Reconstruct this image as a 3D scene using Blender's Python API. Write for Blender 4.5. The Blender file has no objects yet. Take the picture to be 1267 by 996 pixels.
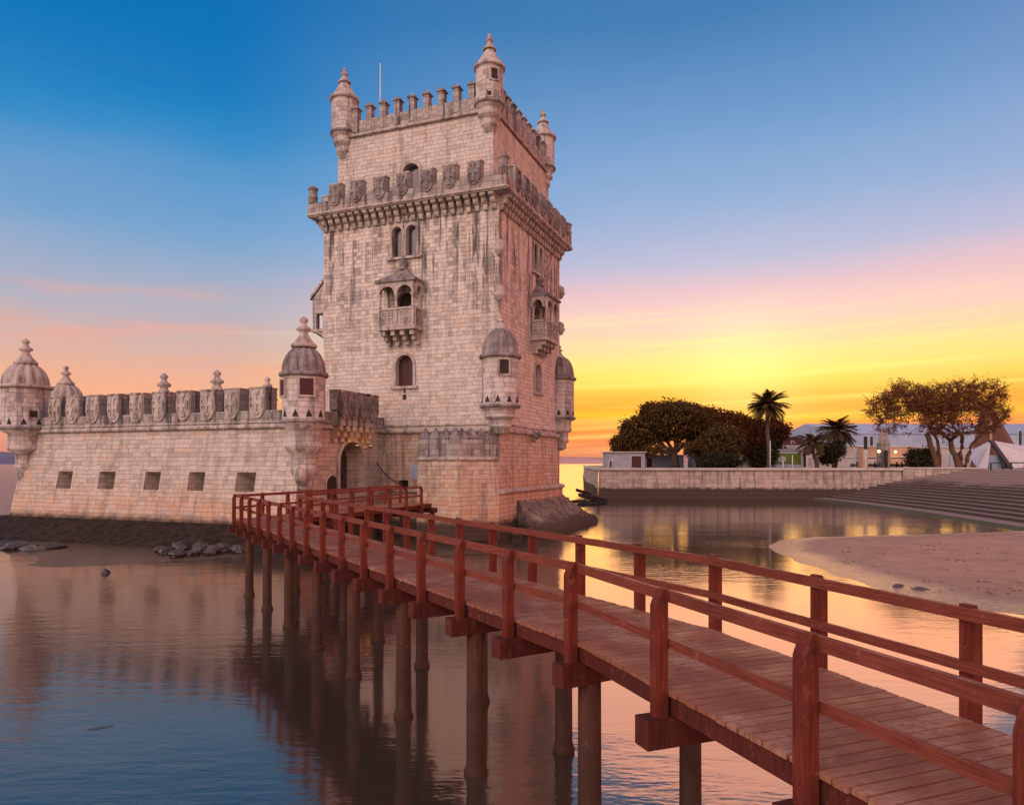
import bpy, bmesh, math, random
from mathutils import Vector, Matrix
from mathutils.geometry import tessellate_polygon
R = math.radians
random.seed(7)
scene = bpy.context.scene
COL = scene.collection
H = 5.45                                   # eye height above the water
F, CX, HY = 888.0, 633.5, 573.0            # focal length and horizon of the photograph, in its pixels

# ------------------------------------------------------------------ camera
cam_d = bpy.data.cameras.new('camera'); cam = bpy.data.objects.new('camera', cam_d); COL.objects.link(cam)
cam.location = (0, 0, H); cam.rotation_euler = (R(90), 0, 0)
cam_d.sensor_width = 36; cam_d.lens = 36*F/1267; cam_d.shift_y = (HY-498)/1267
cam_d.clip_start = 0.1; cam_d.clip_end = 20000
scene.camera = cam

# ------------------------------------------------------------------ view
scene.view_settings.view_transform = 'Standard'; scene.view_settings.look = 'None'
scene.view_settings.exposure = 0; scene.view_settings.gamma = 1
scene.cycles.max_bounces = 6; scene.cycles.diffuse_bounces = 3; scene.cycles.glossy_bounces = 4

def lin(c):
    def f(v):
        v /= 255
        return v/12.92 if v <= .04045 else ((v+.055)/1.055)**2.4
    return (f(c[0]), f(c[1]), f(c[2]), 1)

class NT:
    """small helper round a node tree"""
    def __init__(s, tree): s.t = tree; s.n = tree.nodes; s.l = tree.links
    def node(s, typ, **kw):
        nd = s.n.new(typ)
        for k, v in kw.items(): setattr(nd, k, v)
        return nd
    def put(s, sock, v):
        if isinstance(v, bpy.types.NodeSocket): s.l.new(v, sock)
        else: sock.default_value = v
    def math(s, op, a, b=None, c=None, clamp=False):
        nd = s.node('ShaderNodeMath', operation=op, use_clamp=clamp)
        s.put(nd.inputs[0], a)
        if b is not None: s.put(nd.inputs[1], b)
        if c is not None: s.put(nd.inputs[2], c)
        return nd.outputs[0]
    def vmath(s, op, a, b=None):
        nd = s.node('ShaderNodeVectorMath', operation=op)
        s.put(nd.inputs[0], a)
        if b is not None: s.put(nd.inputs[1], b)
        return nd.outputs['Value'] if op in ('DOT_PRODUCT', 'LENGTH') else nd.outputs[0]
    def ramp(s, fac, stops, interp='LINEAR'):
        nd = s.node('ShaderNodeValToRGB'); r = nd.color_ramp; r.interpolation = interp
        stops = sorted(stops)
        while len(r.elements) < len(stops): r.elements.new(0.5)
        for e, (p, c) in zip(r.elements, stops): e.position = p; e.color = c
        s.put(nd.inputs[0], fac); return nd.outputs[0]
    def rng(s, v, a, b, c=0.0, d=1.0, smooth=True):
        nd = s.node('ShaderNodeMapRange', interpolation_type='SMOOTHSTEP' if smooth else 'LINEAR')
        s.put(nd.inputs[0], v)
        for i, x in zip((1, 2, 3, 4), (a, b, c, d)): nd.inputs[i].default_value = x
        return nd.outputs[0]
    def mix(s, f, a, b, mode='MIX'):
        nd = s.node('ShaderNodeMix', data_type='RGBA', blend_type=mode)
        s.put(nd.inputs[0], f); s.put(nd.inputs[6], a); s.put(nd.inputs[7], b)
        return nd.outputs[2]
    def noise(s, vec, scale, detail=3, rough=.55, out=0):
        nd = s.node('ShaderNodeTexNoise'); s.put(nd.inputs['Vector'], vec)
        nd.inputs['Scale'].default_value = scale; nd.inputs['Detail'].default_value = detail; nd.inputs['Roughness'].default_value = rough
        return nd.outputs[out]
    def mapping(s, vec, scale=(1,1,1), loc=(0,0,0), rot=(0,0,0)):
        nd = s.node('ShaderNodeMapping'); s.put(nd.inputs[0], vec)
        nd.inputs[1].default_value = loc; nd.inputs[2].default_value = rot; nd.inputs[3].default_value = scale
        return nd.outputs[0]

# ------------------------------------------------------------------ sky and sun
SUN_AZ = math.atan2(0.323, 1.0)            # to the right of straight ahead
SUN_EL = R(7.5)
world = bpy.data.worlds.new('World'); scene.world = world; world.use_nodes = True
w = NT(world.node_tree); w.n.clear()
tc = w.node('ShaderNodeTexCoord')
d = w.vmath('NORMALIZE', tc.outputs['Generated'])
sx = w.node('ShaderNodeSeparateXYZ'); w.l.new(d, sx.inputs[0])
dz = sx.outputs[2]
hor = w.vmath('NORMALIZE', w.vmath('MULTIPLY', d, (1, 1, 0)))
c = w.vmath('DOT_PRODUCT', hor, (math.sin(SUN_AZ), math.cos(SUN_AZ), 0))
az = w.math('ARCTAN2', sx.outputs[0], sx.outputs[1])
el = w.math('ADD', dz, w.math('MULTIPLY', w.math('SUBTRACT', w.noise(w.mapping(d, (2, 2, 9)), 1.0, 3), .5), .035))
def V3n(*a): return Vector(a).normalized()
def L(r, g, b, k=1.0):
    v = lin((r, g, b)); return (v[0]*k, v[1]*k, v[2]*k, 1)
sun_side = w.ramp(el, [(0.0, L(200,105,84)), (.014, L(222,118,80)), (.034, L(250,120,48)), (.054, L(255,138,14)), (.064, L(255,192,0)), (.073, L(252,166,22)), (.088, L(255,180,44)),
                       (.105, L(255,210,76)), (.122, L(255,228,108)), (.140, L(255,228,134)), (.158, L(255,217,162)), (.186, L(252,208,188)), (.225, L(232,192,198)), (.262, L(184,186,214)),
                       (.32, L(144,174,214)), (.42, L(108,154,204)), (.52, L(62,124,180)), (.75, L(30,90,150)), (1.0, L(20,70,130))])
left_side = w.ramp(el, [(0.0, L(215,135,115)), (.04, L(240,156,120)), (.088, L(247,176,136)), (.113, L(236,176,148)), (.143, L(214,177,166)), (.19, L(180,176,190)),
                        (.24, L(150,171,201)), (.285, L(118,163,205)), (.336, L(80,150,203)), (.38, L(40,138,198)), (.432, L(0,122,188)), (.5, L(0,112,182)), (.7, L(0,84,150)), (1.0, L(10,70,140))])
back_side = w.ramp(el, [(0.0, L(235,165,140,1.2)), (.08, L(255,200,170,1.3)), (.25, L(245,200,186,1.4)), (.5, L(225,188,196,1.3)), (.75, L(110,140,195,1.0)), (1.0, L(40,90,160))])  # unseen sky behind the camera, brightened to fill the shaded walls
t_sun = w.rng(c, .76, .985)
t_back = w.rng(c, .45, -.35)
sky = w.mix(t_sun, left_side, sun_side)
# glow round the veiled sun
sd = Vector((math.sin(SUN_AZ)*math.cos(SUN_EL), math.cos(SUN_AZ)*math.cos(SUN_EL), math.sin(SUN_EL)))
cs = w.vmath('DOT_PRODUCT', d, (math.sin(SUN_AZ)*math.cos(R(7)), math.cos(SUN_AZ)*math.cos(R(7)), math.sin(R(7))))
glow = w.math('MULTIPLY', w.math('POWER', w.rng(cs, .990, 1.0, smooth=False), 3.5), .22)
sky = w.mix(glow, sky, L(255, 248, 160, 1.3))
# thin cloud streaks, laid out by azimuth and height
cv = w.node('ShaderNodeCombineXYZ'); w.l.new(az, cv.inputs[0]); w.l.new(w.math('SUBTRACT', dz, w.math('MULTIPLY', az, .035)), cv.inputs[1])
streak = w.noise(w.mapping(cv.outputs[0], (1.7, 62, 1), (3.3, 1.2, 0)), 1.0, 3, .5)
streak = w.math('MULTIPLY', w.rng(streak, .5, .72), w.rng(dz, .24, .14))
streak_s = w.math('MULTIPLY', streak, w.rng(c, .7, .96))
sky = w.mix(w.math('MULTIPLY', streak_s, .38), sky, L(255, 236, 120, 1.25))
pink = w.math('MULTIPLY', w.math('MULTIPLY', w.rng(w.noise(w.mapping(cv.outputs[0], (2.6, 20, 1), (1.15, .2, 0)), 1.0, 3), .47, .66), w.rng(dz, .27, .15)), w.rng(dz, .05, .11))
sky = w.mix(w.math('MULTIPLY', pink, w.math('MULTIPLY', w.rng(c, .97, .82), .5)), sky, L(252, 166, 128, 1.0))
haze_top = w.math('MULTIPLY', w.rng(w.noise(w.mapping(cv.outputs[0], (1.6, 7, 1), (4.4, .7, 0)), 1.0, 4), .42, .75), w.rng(dz, .5, .25))
sky = w.mix(w.math('MULTIPLY', haze_top, .12), sky, L(225, 190, 205, 1.0))
sky = w.mix(t_back, sky, back_side)
# added fill glow in the unseen sky behind the viewer's left shoulder
lobe = w.math('POWER', w.math('MAXIMUM', w.vmath('DOT_PRODUCT', d, tuple(V3n(-.50, -.72, .48))), 0.0), 6.0)
sky = w.mix(1.0, sky, w.mix(lobe, (0,0,0,1), L(255, 228, 214, 3.5)), 'ADD')
# added warm fill low in the unseen sky to the right
lobe2 = w.math('POWER', w.math('MAXIMUM', w.vmath('DOT_PRODUCT', d, tuple(V3n(.97, -.05, .16))), 0.0), 7.0)
sky = w.mix(1.0, sky, w.mix(lobe2, (0,0,0,1), L(255, 128, 60, 2.8)), 'ADD')
sky = w.mix(w.rng(dz, .0, -.05), sky, L(90, 70, 70))
nis = w.node('ShaderNodeTexSky', sky_type='NISHITA', sun_disc=False, sun_elevation=SUN_EL, sun_rotation=SUN_AZ)
bg1 = w.node('ShaderNodeBackground'); w.l.new(sky, bg1.inputs[0]); bg1.inputs[1].default_value = 1.0
bg2 = w.node('ShaderNodeBackground'); w.l.new(nis.outputs[0], bg2.inputs[0]); bg2.inputs[1].default_value = 0.004
add = w.node('ShaderNodeAddShader'); w.l.new(bg1.outputs[0], add.inputs[0]); w.l.new(bg2.outputs[0], add.inputs[1])
out = w.node('ShaderNodeOutputWorld'); w.l.new(add.outputs[0], out.inputs[0])

sun_d = bpy.data.lights.new('sun', 'SUN'); sun = bpy.data.objects.new('sun', sun_d); COL.objects.link(sun)
sun_d.energy = .55; sun_d.angle = R(36); sun_d.color = (1.0, .40, .11)
sun.rotation_euler = (-sd).to_track_quat('-Z', 'Y').to_euler(); sun.location = (30, 90, 60)

# ------------------------------------------------------------------ mesh helpers
def V(*a): return Vector(a)
class MB:
    def __init__(s): s.v = []; s.f = []; s.uv = []; s.sm = []
    def face(s, pts, uvs=None, smooth=False):
        pts = [Vector(p) for p in pts]
        if uvs is None:
            n = Vector((0, 0, 0))
            for i in range(len(pts)):
                a, b = pts[i], pts[(i+1) % len(pts)]
                n += Vector(((a.y-b.y)*(a.z+b.z), (a.z-b.z)*(a.x+b.x), (a.x-b.x)*(a.y+b.y)))
            if n.length > 1e-12: n.normalize()
            if abs(n.z) > .85: uvs = [(p.x, p.y) for p in pts]
            else:
                h = Vector((-n.y, n.x, 0)); h.normalize()
                uvs = [(p.dot(h), p.z) for p in pts]
        i0 = len(s.v); s.v += pts; s.f.append(list(range(i0, i0+len(pts)))); s.uv += uvs; s.sm.append(smooth)
    def box(s, o, size, ax=V(1,0,0), ay=V(0,1,0), az=V(0,0,1), taper=1.0):
        """box centred at o in x,y with its bottom at o"""
        hx, hy, z = size[0]/2, size[1]/2, size[2]
        o = Vector(o)
        b = [o+ax*(x*hx)+ay*(y*hy) for x, y in ((-1,-1),(1,-1),(1,1),(-1,1))]
        t = [o+ax*(x*hx*taper)+ay*(y*hy*taper)+az*z for x, y in ((-1,-1),(1,-1),(1,1),(-1,1))]
        s.face(b[::-1]); s.face(t)
        for i in range(4): s.face([b[i], b[(i+1)%4], t[(i+1)%4], t[i]])
    def beam(s, p, q, wdt, hgt, up=V(0,0,1)):
        """beam from p to q, p,q on the centre line of its section"""
        p, q = Vector(p), Vector(q); dd = (q-p).normalized(); sd_ = dd.cross(up).normalized(); u2 = sd_.cross(dd)
        c4 = [sd_*(x*wdt/2)+u2*(y*hgt/2) for x, y in ((-1,-1),(1,-1),(1,1),(-1,1))]
        A = [p+k for k in c4]; B = [q+k for k in c4]
        s.face(A[::-1]); s.face(B)
        for i in range(4): s.face([A[i], A[(i+1)%4], B[(i+1)%4], B[i]])
    def prism(s, poly, z0, z1, poly1=None):
        """closed prism over a plan polygon (x,y); poly1 = top outline"""
        p1 = poly1 or poly; n = len(poly)
        s.face([(x, y, z0) for x, y in poly][::-1]); s.face([(x, y, z1) for x, y in p1])
        for i in range(n):
            j = (i+1) % n
            s.face([(*poly[i], z0), (*poly[j], z0), (*p1[j], z1), (*p1[i], z1)])
    def extrude(s, fr, poly, n0, n1):
        """outline in a wall frame, between two distances along its normal"""
        a = [fr(x, y, n0) for x, y in poly]; b = [fr(x, y, n1) for x, y in poly]; n = len(poly)
        s.face(a[::-1]); s.face(b)
        for i in range(n): s.face([a[i], a[(i+1)%n], b[(i+1)%n], b[i]])
    def lathe(s, o, prof, n=24, rib=0, amp=0.0, a0=0.0, a1=2*math.pi, flat=False):
        o = Vector(o); full = abs(a1-a0-2*math.pi) < 1e-6
        ring = []
        for (r, z, *k) in prof:
            am = amp*(k[0] if k else 0)
            row = []
            for i in range(n+(0 if full else 1)):
                a = a0+(a1-a0)*i/n
                rr = r*(1-am*(1-abs(math.sin(rib*a/2)))) if rib else r
                row.append(o+V(math.cos(a)*rr, math.sin(a)*rr, z))
            ring.append(row)
        rm = max(p[0] for p in prof); vv = 0
        for j in range(len(prof)-1):
            dv = math.hypot(prof[j+1][0]-prof[j][0], prof[j+1][1]-prof[j][1])
            for i in range(n):
                i2 = (i+1) % n if full else i+1
                u0, u1 = (a0+(a1-a0)*i/n)*rm, (a0+(a1-a0)*(i+1)/n)*rm
                s.face([ring[j][i], ring[j][i2], ring[j+1][i2], ring[j+1][i]],
                       [(u0, o.z+prof[j][1]), (u1, o.z+prof[j][1]), (u1, o.z+prof[j+1][1]), (u0, o.z+prof[j+1][1])], not flat)
            vv += dv
        if prof[0][0] > 1e-4: s.face(ring[0][::-1] if full else ring[0])
        if prof[-1][0] > 1e-4: s.face(ring[-1])
    def tube(s, pts, rad, n=8, smooth=True):
        pts = [Vector(p) for p in pts]
        rings = []
        ref = V(0, 0, 1)
        for i, p in enumerate(pts):
            t = (pts[min(i+1, len(pts)-1)]-pts[max(i-1, 0)]).normalized()
            r_ = ref if abs(t.dot(ref)) < .95 else V(1, 0, 0)
            a = t.cross(r_).normalized(); b = t.cross(a)
            rr = rad[i] if isinstance(rad, (list, tuple)) else rad
            rings.append([p+a*(math.cos(2*math.pi*k/n)*rr)+b*(math.sin(2*math.pi*k/n)*rr) for k in range(n)])
        L_ = 0
        for i in range(len(pts)-1):
            dl = (pts[i+1]-pts[i]).length
            for k in range(n):
                k2 = (k+1) % n
                s.face([rings[i][k], rings[i][k2], rings[i+1][k2], rings[i+1][k]],
                       [(k/n, L_), ((k+1)/n, L_), ((k+1)/n, L_+dl), (k/n, L_+dl)], smooth)
            L_ += dl
        s.face(rings[0][::-1]); s.face(rings[-1])
    def build(s, name, mat, parent=None, org=None, weld=True):
        """link as ONE mesh object; org = world point that becomes the object's own origin"""
        pw = world_loc(parent) if parent else V(0, 0, 0)
        og = Vector(org) if org is not None else pw
        me = bpy.data.meshes.new(name)
        me.from_pydata([tuple(p-og) for p in s.v], [], s.f)
        ul = me.uv_layers.new(name='UVMap')
        k = 0
        flat = []
        for u in s.uv: flat += [u[0], u[1]]
        ul.data.foreach_set('uv', flat)
        me.polygons.foreach_set('use_smooth', s.sm)
        if weld:
            bm = bmesh.new(); bm.from_mesh(me)
            bmesh.ops.remove_doubles(bm, verts=bm.verts, dist=1e-4)
            bmesh.ops.recalc_face_normals(bm, faces=bm.faces)
            bm.to_mesh(me); bm.free()
        me.materials.append(mat)
        o = bpy.data.objects.new(name, me); COL.objects.link(o)
        if parent: o.parent = parent
        o.location = og-pw
        return o
def world_loc(o):
    p = Vector((0, 0, 0))
    while o: p += o.location; o = o.parent
    return p
def thing(name, label, cat, loc=(0,0,0), group=None):
    o = bpy.data.objects.new(name, None); COL.objects.link(o); o.location = loc
    o.empty_display_size = .3
    return tag(o, label, cat, group)
def tag(o, label, cat, group=None):
    o['label'] = label; o['category'] = cat
    if group: o['group'] = group
    return o
def struct(o): o['kind'] = 'structure'; return o
def dup(o, parent, loc, rz=None):
    c_ = o.copy(); COL.objects.link(c_); c_.parent = parent
    c_.location = Vector(loc)-world_loc(parent)
    if rz is not None: c_.rotation_euler = (0, 0, rz)
    for ch in list(o.children):
        g = ch.copy(); COL.objects.link(g); g.parent = c_
    return c_
def at(px, py, Y): return V((px-CX)/F*Y, Y, H+(HY-py)/F*Y)
def on(px, py, z=0.0):
    Y = (H-z)*F/(py-HY); return V((px-CX)/F*Y, Y, z)
def hit(px, P, dr):
    u = (px-CX)/F
    return (u*P[1]-P[0])/(dr[0]-u*dr[1])

# ------------------------------------------------------------------ materials
def mat(name):
    m = bpy.data.materials.new(name); m.use_nodes = True
    t = NT(m.node_tree); b = t.n['Principled BSDF']
    return m, t, b
def plain(name, col, rough=.8, var=.25, scale=3.0, bump=.0, spec=.3):
    m, t, b = mat(name)
    g = t.node('ShaderNodeNewGeometry')
    n = t.noise(g.outputs['Position'], scale, 4)
    cc = t.mix(t.rng(n, .3, .7), tuple(x*(1-var) for x in col)+(1,), tuple(min(1, x*(1+var)) for x in col)+(1,))
    t.put(b.inputs['Base Color'], cc); b.inputs['Roughness'].default_value = rough
    b.inputs['Specular IOR Level'].default_value = spec
    if bump:
        bp = t.node('ShaderNodeBump'); bp.inputs['Strength'].default_value = .6; bp.inputs['Distance'].default_value = bump
        t.put(bp.inputs['Height'], n); t.put(b.inputs['Normal'], bp.outputs[0])
    return m
def stone(name, c1=(.60,.525,.47), c2=(.49,.415,.375), bricks=True, bw=.66, rh=.31, streak=.5, warm=.35, zdark=None, top=None, weather=.5, foot=None):
    """coursed limestone: blocks, joints, rusty patches, grey weathering that runs downwards"""
    m, t, b = mat(name)
    g = t.node('ShaderNodeNewGeometry'); P = g.outputs['Position']
    uv = t.node('ShaderNodeTexCoord').outputs['UV']
    pz = t.node('ShaderNodeSeparateXYZ'); t.l.new(P, pz.inputs[0])
    big = t.noise(P, .28, 4, .6); mid = t.noise(P, 1.3, 4, .6); fine = t.noise(P, 9.0, 4, .65)
    h = fine
    if bricks:
        wob = t.vmath('ADD', uv, t.vmath('MULTIPLY', t.vmath('SUBTRACT', t.noise(P, .7, 3, out=1), (.5,.5,.5)), (.5,.20,0)))
        def bk(wd_, a, b2_, mo, ms, bias):
            q = t.node('ShaderNodeTexBrick'); t.put(q.inputs['Vector'], wob); q.squash = .62; q.squash_frequency = 3; q.offset = .43
            for k_, v_ in (('Color1', a), ('Color2', b2_), ('Mortar', mo)): q.inputs[k_].default_value = tuple(v_)+(1,)
            q.inputs['Scale'].default_value = 1; q.inputs['Mortar Size'].default_value = ms; q.inputs['Mortar Smooth'].default_value = .6
            q.inputs['Bias'].default_value = bias; q.inputs['Brick Width'].default_value = wd_; q.inputs['Row Height'].default_value = rh
            return q
        br = bk(bw, c1, c2, [x*.72 for x in c2], .009, -.3)
        b2 = bk(bw, (0,0,0), (1,1,1), (0,0,0), 0.0, 0.0)
        col = br.outputs['Color']; rnd = b2.outputs['Color']
        col = t.mix(t.math('MULTIPLY', t.rng(rnd, .0, .22), .0), col, col)
        col = t.mix(t.math('MULTIPLY', t.rng(rnd, .42, .3), .12), col, tuple(min(.8, x*1.25) for x in c1)+(1,))
        darkblk = t.math('MULTIPLY', t.rng(rnd, .70, .8), t.rng(mid, .40, .6))
        col = t.mix(t.math('MULTIPLY', darkblk, weather), col, (.17,.135,.135,1))
        warmblk = t.math('MULTIPLY', t.rng(rnd, .3, .1), t.rng(big, .45, .62))
        col = t.mix(t.math('MULTIPLY', warmblk, warm), col, (.52,.26,.13,1))
        if top:
            # soot-dark blocks standing in columns under the corbels
            sn = t.vmath('FLOOR', t.vmath('DIVIDE', wob, (.38, rh, 1.0)))
            wn = t.node('ShaderNodeTexWhiteNoise', noise_dimensions='2D'); t.put(wn.inputs[0], sn)
            cn = t.node('ShaderNodeTexWhiteNoise', noise_dimensions='2D'); t.put(cn.inputs[0], t.vmath('MULTIPLY', sn, (1, 0, 0)))
            colm = t.rng(cn.outputs[0], .55, .62); cell = t.rng(wn.outputs[0], .38, .5)
            zone = t.math('MULTIPLY', t.rng(pz.outputs[2], top[0]-4, top[1]), t.rng(t.noise(P, .45, 3), .36, .55))
            col = t.mix(t.math('MULTIPLY', t.math('MULTIPLY', t.math('MULTIPLY', colm, cell), zone), .55), col, (.10,.08,.08,1))
        h = t.math('SUBTRACT', t.math('MULTIPLY', fine, .6), t.math('MULTIPLY', br.outputs['Fac'], .9))
        h = t.math('ADD', h, t.math('MULTIPLY', rnd, .45))
    else:
        col = t.mix(t.rng(mid, .3, .7), c2+(1,), c1+(1,))
    col = t.mix(t.math('MULTIPLY', t.rng(big, .52, .75), warm*.7), col, (.50,.27,.15,1))
    spk = t.noise(P, 3.4, 5, .7)
    col = t.mix(t.math('MULTIPLY', t.rng(spk, .56, .70), .6), col, (.13,.10,.09,1))
    col = t.mix(t.math('MULTIPLY', t.rng(fine, .35, .8), .28), col, tuple(x*.5 for x in c2)+(1,))
    if foot: col = t.mix(t.math('MULTIPLY', t.math('MULTIPLY', t.rng(pz.outputs[2], foot[0], foot[1]), t.rng(mid, .3, .6)), .6), col, (.50,.26,.14,1))
    st = t.noise(t.mapping(P, (2.0, 2.0, .085)), 1.0, 4, .6)
    st2 = t.noise(t.mapping(P, (2.4, 2.4, .5)), 1.0, 3, .6)
    sk = t.math('MULTIPLY', t.rng(st, .47, .62), t.rng(st2, .32, .58))
    if top: sk = t.math('MULTIPLY', sk, t.math('ADD', t.rng(pz.outputs[2], top[0], top[1]), .18))
    col = t.mix(t.math('MULTIPLY', sk, streak), col, (.075,.062,.064,1))
    if zdark:
        zz = t.math('ADD', pz.outputs[2], t.math('MULTIPLY', t.math('SUBTRACT', mid, .5), .9))
        col = t.mix(t.rng(zz, zdark[1], zdark[0]), col, t.mix(fine, (.05,.033,.026,1), (.085,.055,.04,1)))
    t.put(b.inputs['Base Color'], col); b.inputs['Roughness'].default_value = .88; b.inputs['Specular IOR Level'].default_value = .2
    bp = t.node('ShaderNodeBump'); bp.inputs['Strength'].default_value = .9; bp.inputs['Distance'].default_value = .07
    t.put(bp.inputs['Height'], h); t.put(b.inputs['Normal'], bp.outputs[0])
    return m
M = {}
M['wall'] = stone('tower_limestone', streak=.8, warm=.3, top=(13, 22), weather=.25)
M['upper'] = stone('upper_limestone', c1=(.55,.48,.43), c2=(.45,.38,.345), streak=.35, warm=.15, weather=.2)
M['low'] = stone('lower_limestone', c1=(.54,.42,.34), c2=(.42,.30,.235), streak=.5, warm=1.0, zdark=(1.0, 1.7), weather=.3, foot=(6, 2))
M['bast'] = stone('bastion_limestone', c1=(.50,.425,.375), c2=(.40,.33,.285), streak=.3, warm=.45, zdark=(1.35, 2.0), weather=.25, foot=(4.6, 2.0), bw=.85, rh=.31)
M['trim'] = stone('carved_limestone', c1=(.52,.45,.41), c2=(.35,.29,.265), bricks=False, streak=.6, warm=.15)
M['grey'] = stone('weathered_limestone', c1=(.31,.265,.25), c2=(.155,.13,.128), bricks=False, streak=.85, warm=.05)
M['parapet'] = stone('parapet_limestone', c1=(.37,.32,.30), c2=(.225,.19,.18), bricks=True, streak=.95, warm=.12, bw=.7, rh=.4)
M['tur'] = stone('turret_limestone', c1=(.50,.435,.40), c2=(.38,.325,.30), bricks=True, streak=.55, warm=.1, bw=.6, rh=.36)
M['algae'] = plain('algae_covered_stone', (.024,.015,.012), .85, .5, 2.6, .08, .15)
M['apron'] = stone('rough_wet_rubble', c1=(.27,.205,.17), c2=(.11,.082,.068), bricks=False, streak=.5, warm=.1, zdark=(.6, 1.5))
M['rock'] = plain('wet_boulder', (.045,.035,.032), .5, .6, 2.2, .06, .5)
M['glass'] = plain('dark_window_glass', (.05,.04,.05), .12, .3, 1.0, 0, .6)
M['dark'] = plain('dark_interior', (.035,.022,.02), .9, .2)
M['shutter'] = plain('oxblood_shutter', (.055,.016,.016), .6, .2, 6)
M['door'] = plain('old_plank_door', (.05,.03,.028), .7, .3, 4)
M['white'] = plain('white_paint', (.50,.47,.47), .6, .08, .6)
M['pale'] = plain('pale_render_wall', (.42,.36,.33), .85, .12, .7)
M['bluewhite'] = plain('pale_blue_cladding', (.28,.34,.44), .6, .12, .5)
M['roofgrey'] = plain('grey_roof_sheet', (.34,.36,.42), .6, .15, .5)
M['shed'] = plain('backlit_shed_paint', (.27,.265,.30), .7, .12, 1.2)  # white paint darkened to stand for the backlit side
M['orangewall'] = plain('lamplit_rendered_wall', (.46,.27,.18), .85, .1, .7)  # warm lamp glow on the wall painted into its base colour
M['green'] = plain('green_hedge_panel', (.14,.17,.03), .8, .4, 3)
M['brownsail'] = plain('brown_roof_cladding', (.10,.045,.03), .8, .25, .9)
M['greypole'] = plain('painted_steel_pole', (.55,.55,.58), .5, .1)
M['darksteel'] = plain('dark_steel', (.03,.03,.035), .5, .2)
M['bark'] = plain('tree_bark', (.085,.055,.04), .9, .35, 5, .03)
M['barkp'] = plain('plane_tree_bark', (.10,.055,.037), .9, .35, 4, .03)
def leaf_mat(name, a, b2, trans=.0):
    m, t, b = mat(name)
    g = t.node('ShaderNodeNewGeometry')
    n = t.noise(g.outputs['Position'], .45, 3)
    f = t.math('ADD', t.math('MULTIPLY', g.outputs['Random Per Island'], .5), t.math('MULTIPLY', n, .5))
    t.put(b.inputs['Base Color'], t.mix(t.rng(f, .25, .8), a+(1,), b2+(1,)))
    b.inputs['Roughness'].default_value = .75; b.inputs['Specular IOR Level'].default_value = .15
    if trans:
        tr = t.node('ShaderNodeBsdfTranslucent'); t.put(tr.inputs[0], b2+(1,))
        mx = t.node('ShaderNodeMixShader'); mx.inputs[0].default_value = trans
        o = t.n['Material Output']; t.l.new(b.outputs[0], mx.inputs[1]); t.l.new(tr.outputs[0], mx.inputs[2]); t.l.new(mx.outputs[0], o.inputs[0])
    return m
M['leaf'] = leaf_mat('dark_evergreen_leaf', (.05,.027,.008), (.11,.058,.016), .15)
M['leafred'] = leaf_mat('russet_evergreen_leaf', (.06,.022,.008), (.15,.050,.015), .25)
M['leafol'] = leaf_mat('olive_leaf', (.05,.032,.011), (.11,.062,.019), .15)
M['leafbush'] = leaf_mat('dark_shrub_leaf', (.018,.016,.008), (.04,.032,.014))
M['leafplane'] = leaf_mat('thin_autumn_leaf', (.12,.036,.012), (.28,.095,.028), .4)
M['palm'] = leaf_mat('palm_frond', (.035,.025,.010), (.10,.055,.02), .1)

def wood(name, col, dark, plank=False, tide=None, rough=.68):
    m, t, b = mat(name)
    g = t.node('ShaderNodeNewGeometry'); P = g.outputs['Position']
    uvn = t.node('ShaderNodeTexCoord')
    grain = t.noise(t.mapping(uvn.outputs['UV'], (3.0, 46, 1)) if plank else t.mapping(uvn.outputs['Object'], (26, 26, 2.0)), 1.0, 4, .6)
    big = t.noise(P, 1.1, 4, .6); fine = t.noise(P, 14, 3)
    cc = t.mix(t.rng(grain, .3, .75), dark+(1,), col+(1,))
    cc = t.mix(t.math('MULTIPLY', t.rng(big, .4, .75), .45), cc, tuple(x*.6 for x in dark)+(1,))
    if plank is True:
        cc = t.mix(t.math('MULTIPLY', t.rng(g.outputs['Random Per Island'], .1, .9), .5), cc, tuple(x*.55 for x in col)+(1,))
        worn = t.math('MULTIPLY', t.rng(t.noise(P, .8, 5, .7), .50, .62), t.rng(fine, .3, .6))
        cc = t.mix(t.math('MULTIPLY', worn, .55), cc, (.40,.235,.175,1))
    if plank is not True:
        wr = t.math('MULTIPLY', t.rng(t.noise(P, 5.0, 6, .75), .56, .68), t.rng(fine, .35, .6))
        cc = t.mix(t.math('MULTIPLY', wr, .42), cc, (.30,.125,.095,1))
        ck = t.noise(t.mapping(uvn.outputs['UV'], (1.2, 60, 1)) if plank else t.mapping(uvn.outputs['Object'], (55, 55, 1.1)), 1.0, 2, .5)
        cc = t.mix(t.math('MULTIPLY', t.rng(ck, .66, .72), .7), cc, (.02,.006,.005,1))
    if tide:
        pz = t.node('ShaderNodeSeparateXYZ'); t.l.new(P, pz.inputs[0])
        zz = t.math('ADD', pz.outputs[2], t.math('MULTIPLY', t.math('SUBTRACT', big, .5), .7))
        cc = t.mix(t.rng(zz, tide[1], tide[0]), cc, t.mix(fine, (.024,.012,.008,1), (.055,.026,.017,1)))
    t.put(b.inputs['Base Color'], cc)
    rg = t.rng(t.noise(P, 2.0, 3), .35, .7, rough-.12, rough+.2)
    t.put(b.inputs['Roughness'], rg); b.inputs['Specular IOR Level'].default_value = .18
    bp = t.node('ShaderNodeBump'); bp.inputs['Strength'].default_value = .4; bp.inputs['Distance'].default_value = .008
    t.put(bp.inputs['Height'], grain); t.put(b.inputs['Normal'], bp.outputs[0])
    return m
M['post'] = wood('red_stained_post', (.17,.033,.019), (.09,.016,.010))
M['rail'] = wood('red_stained_rail', (.22,.058,.038), (.125,.028,.019), 'rail', rough=.58)
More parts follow.
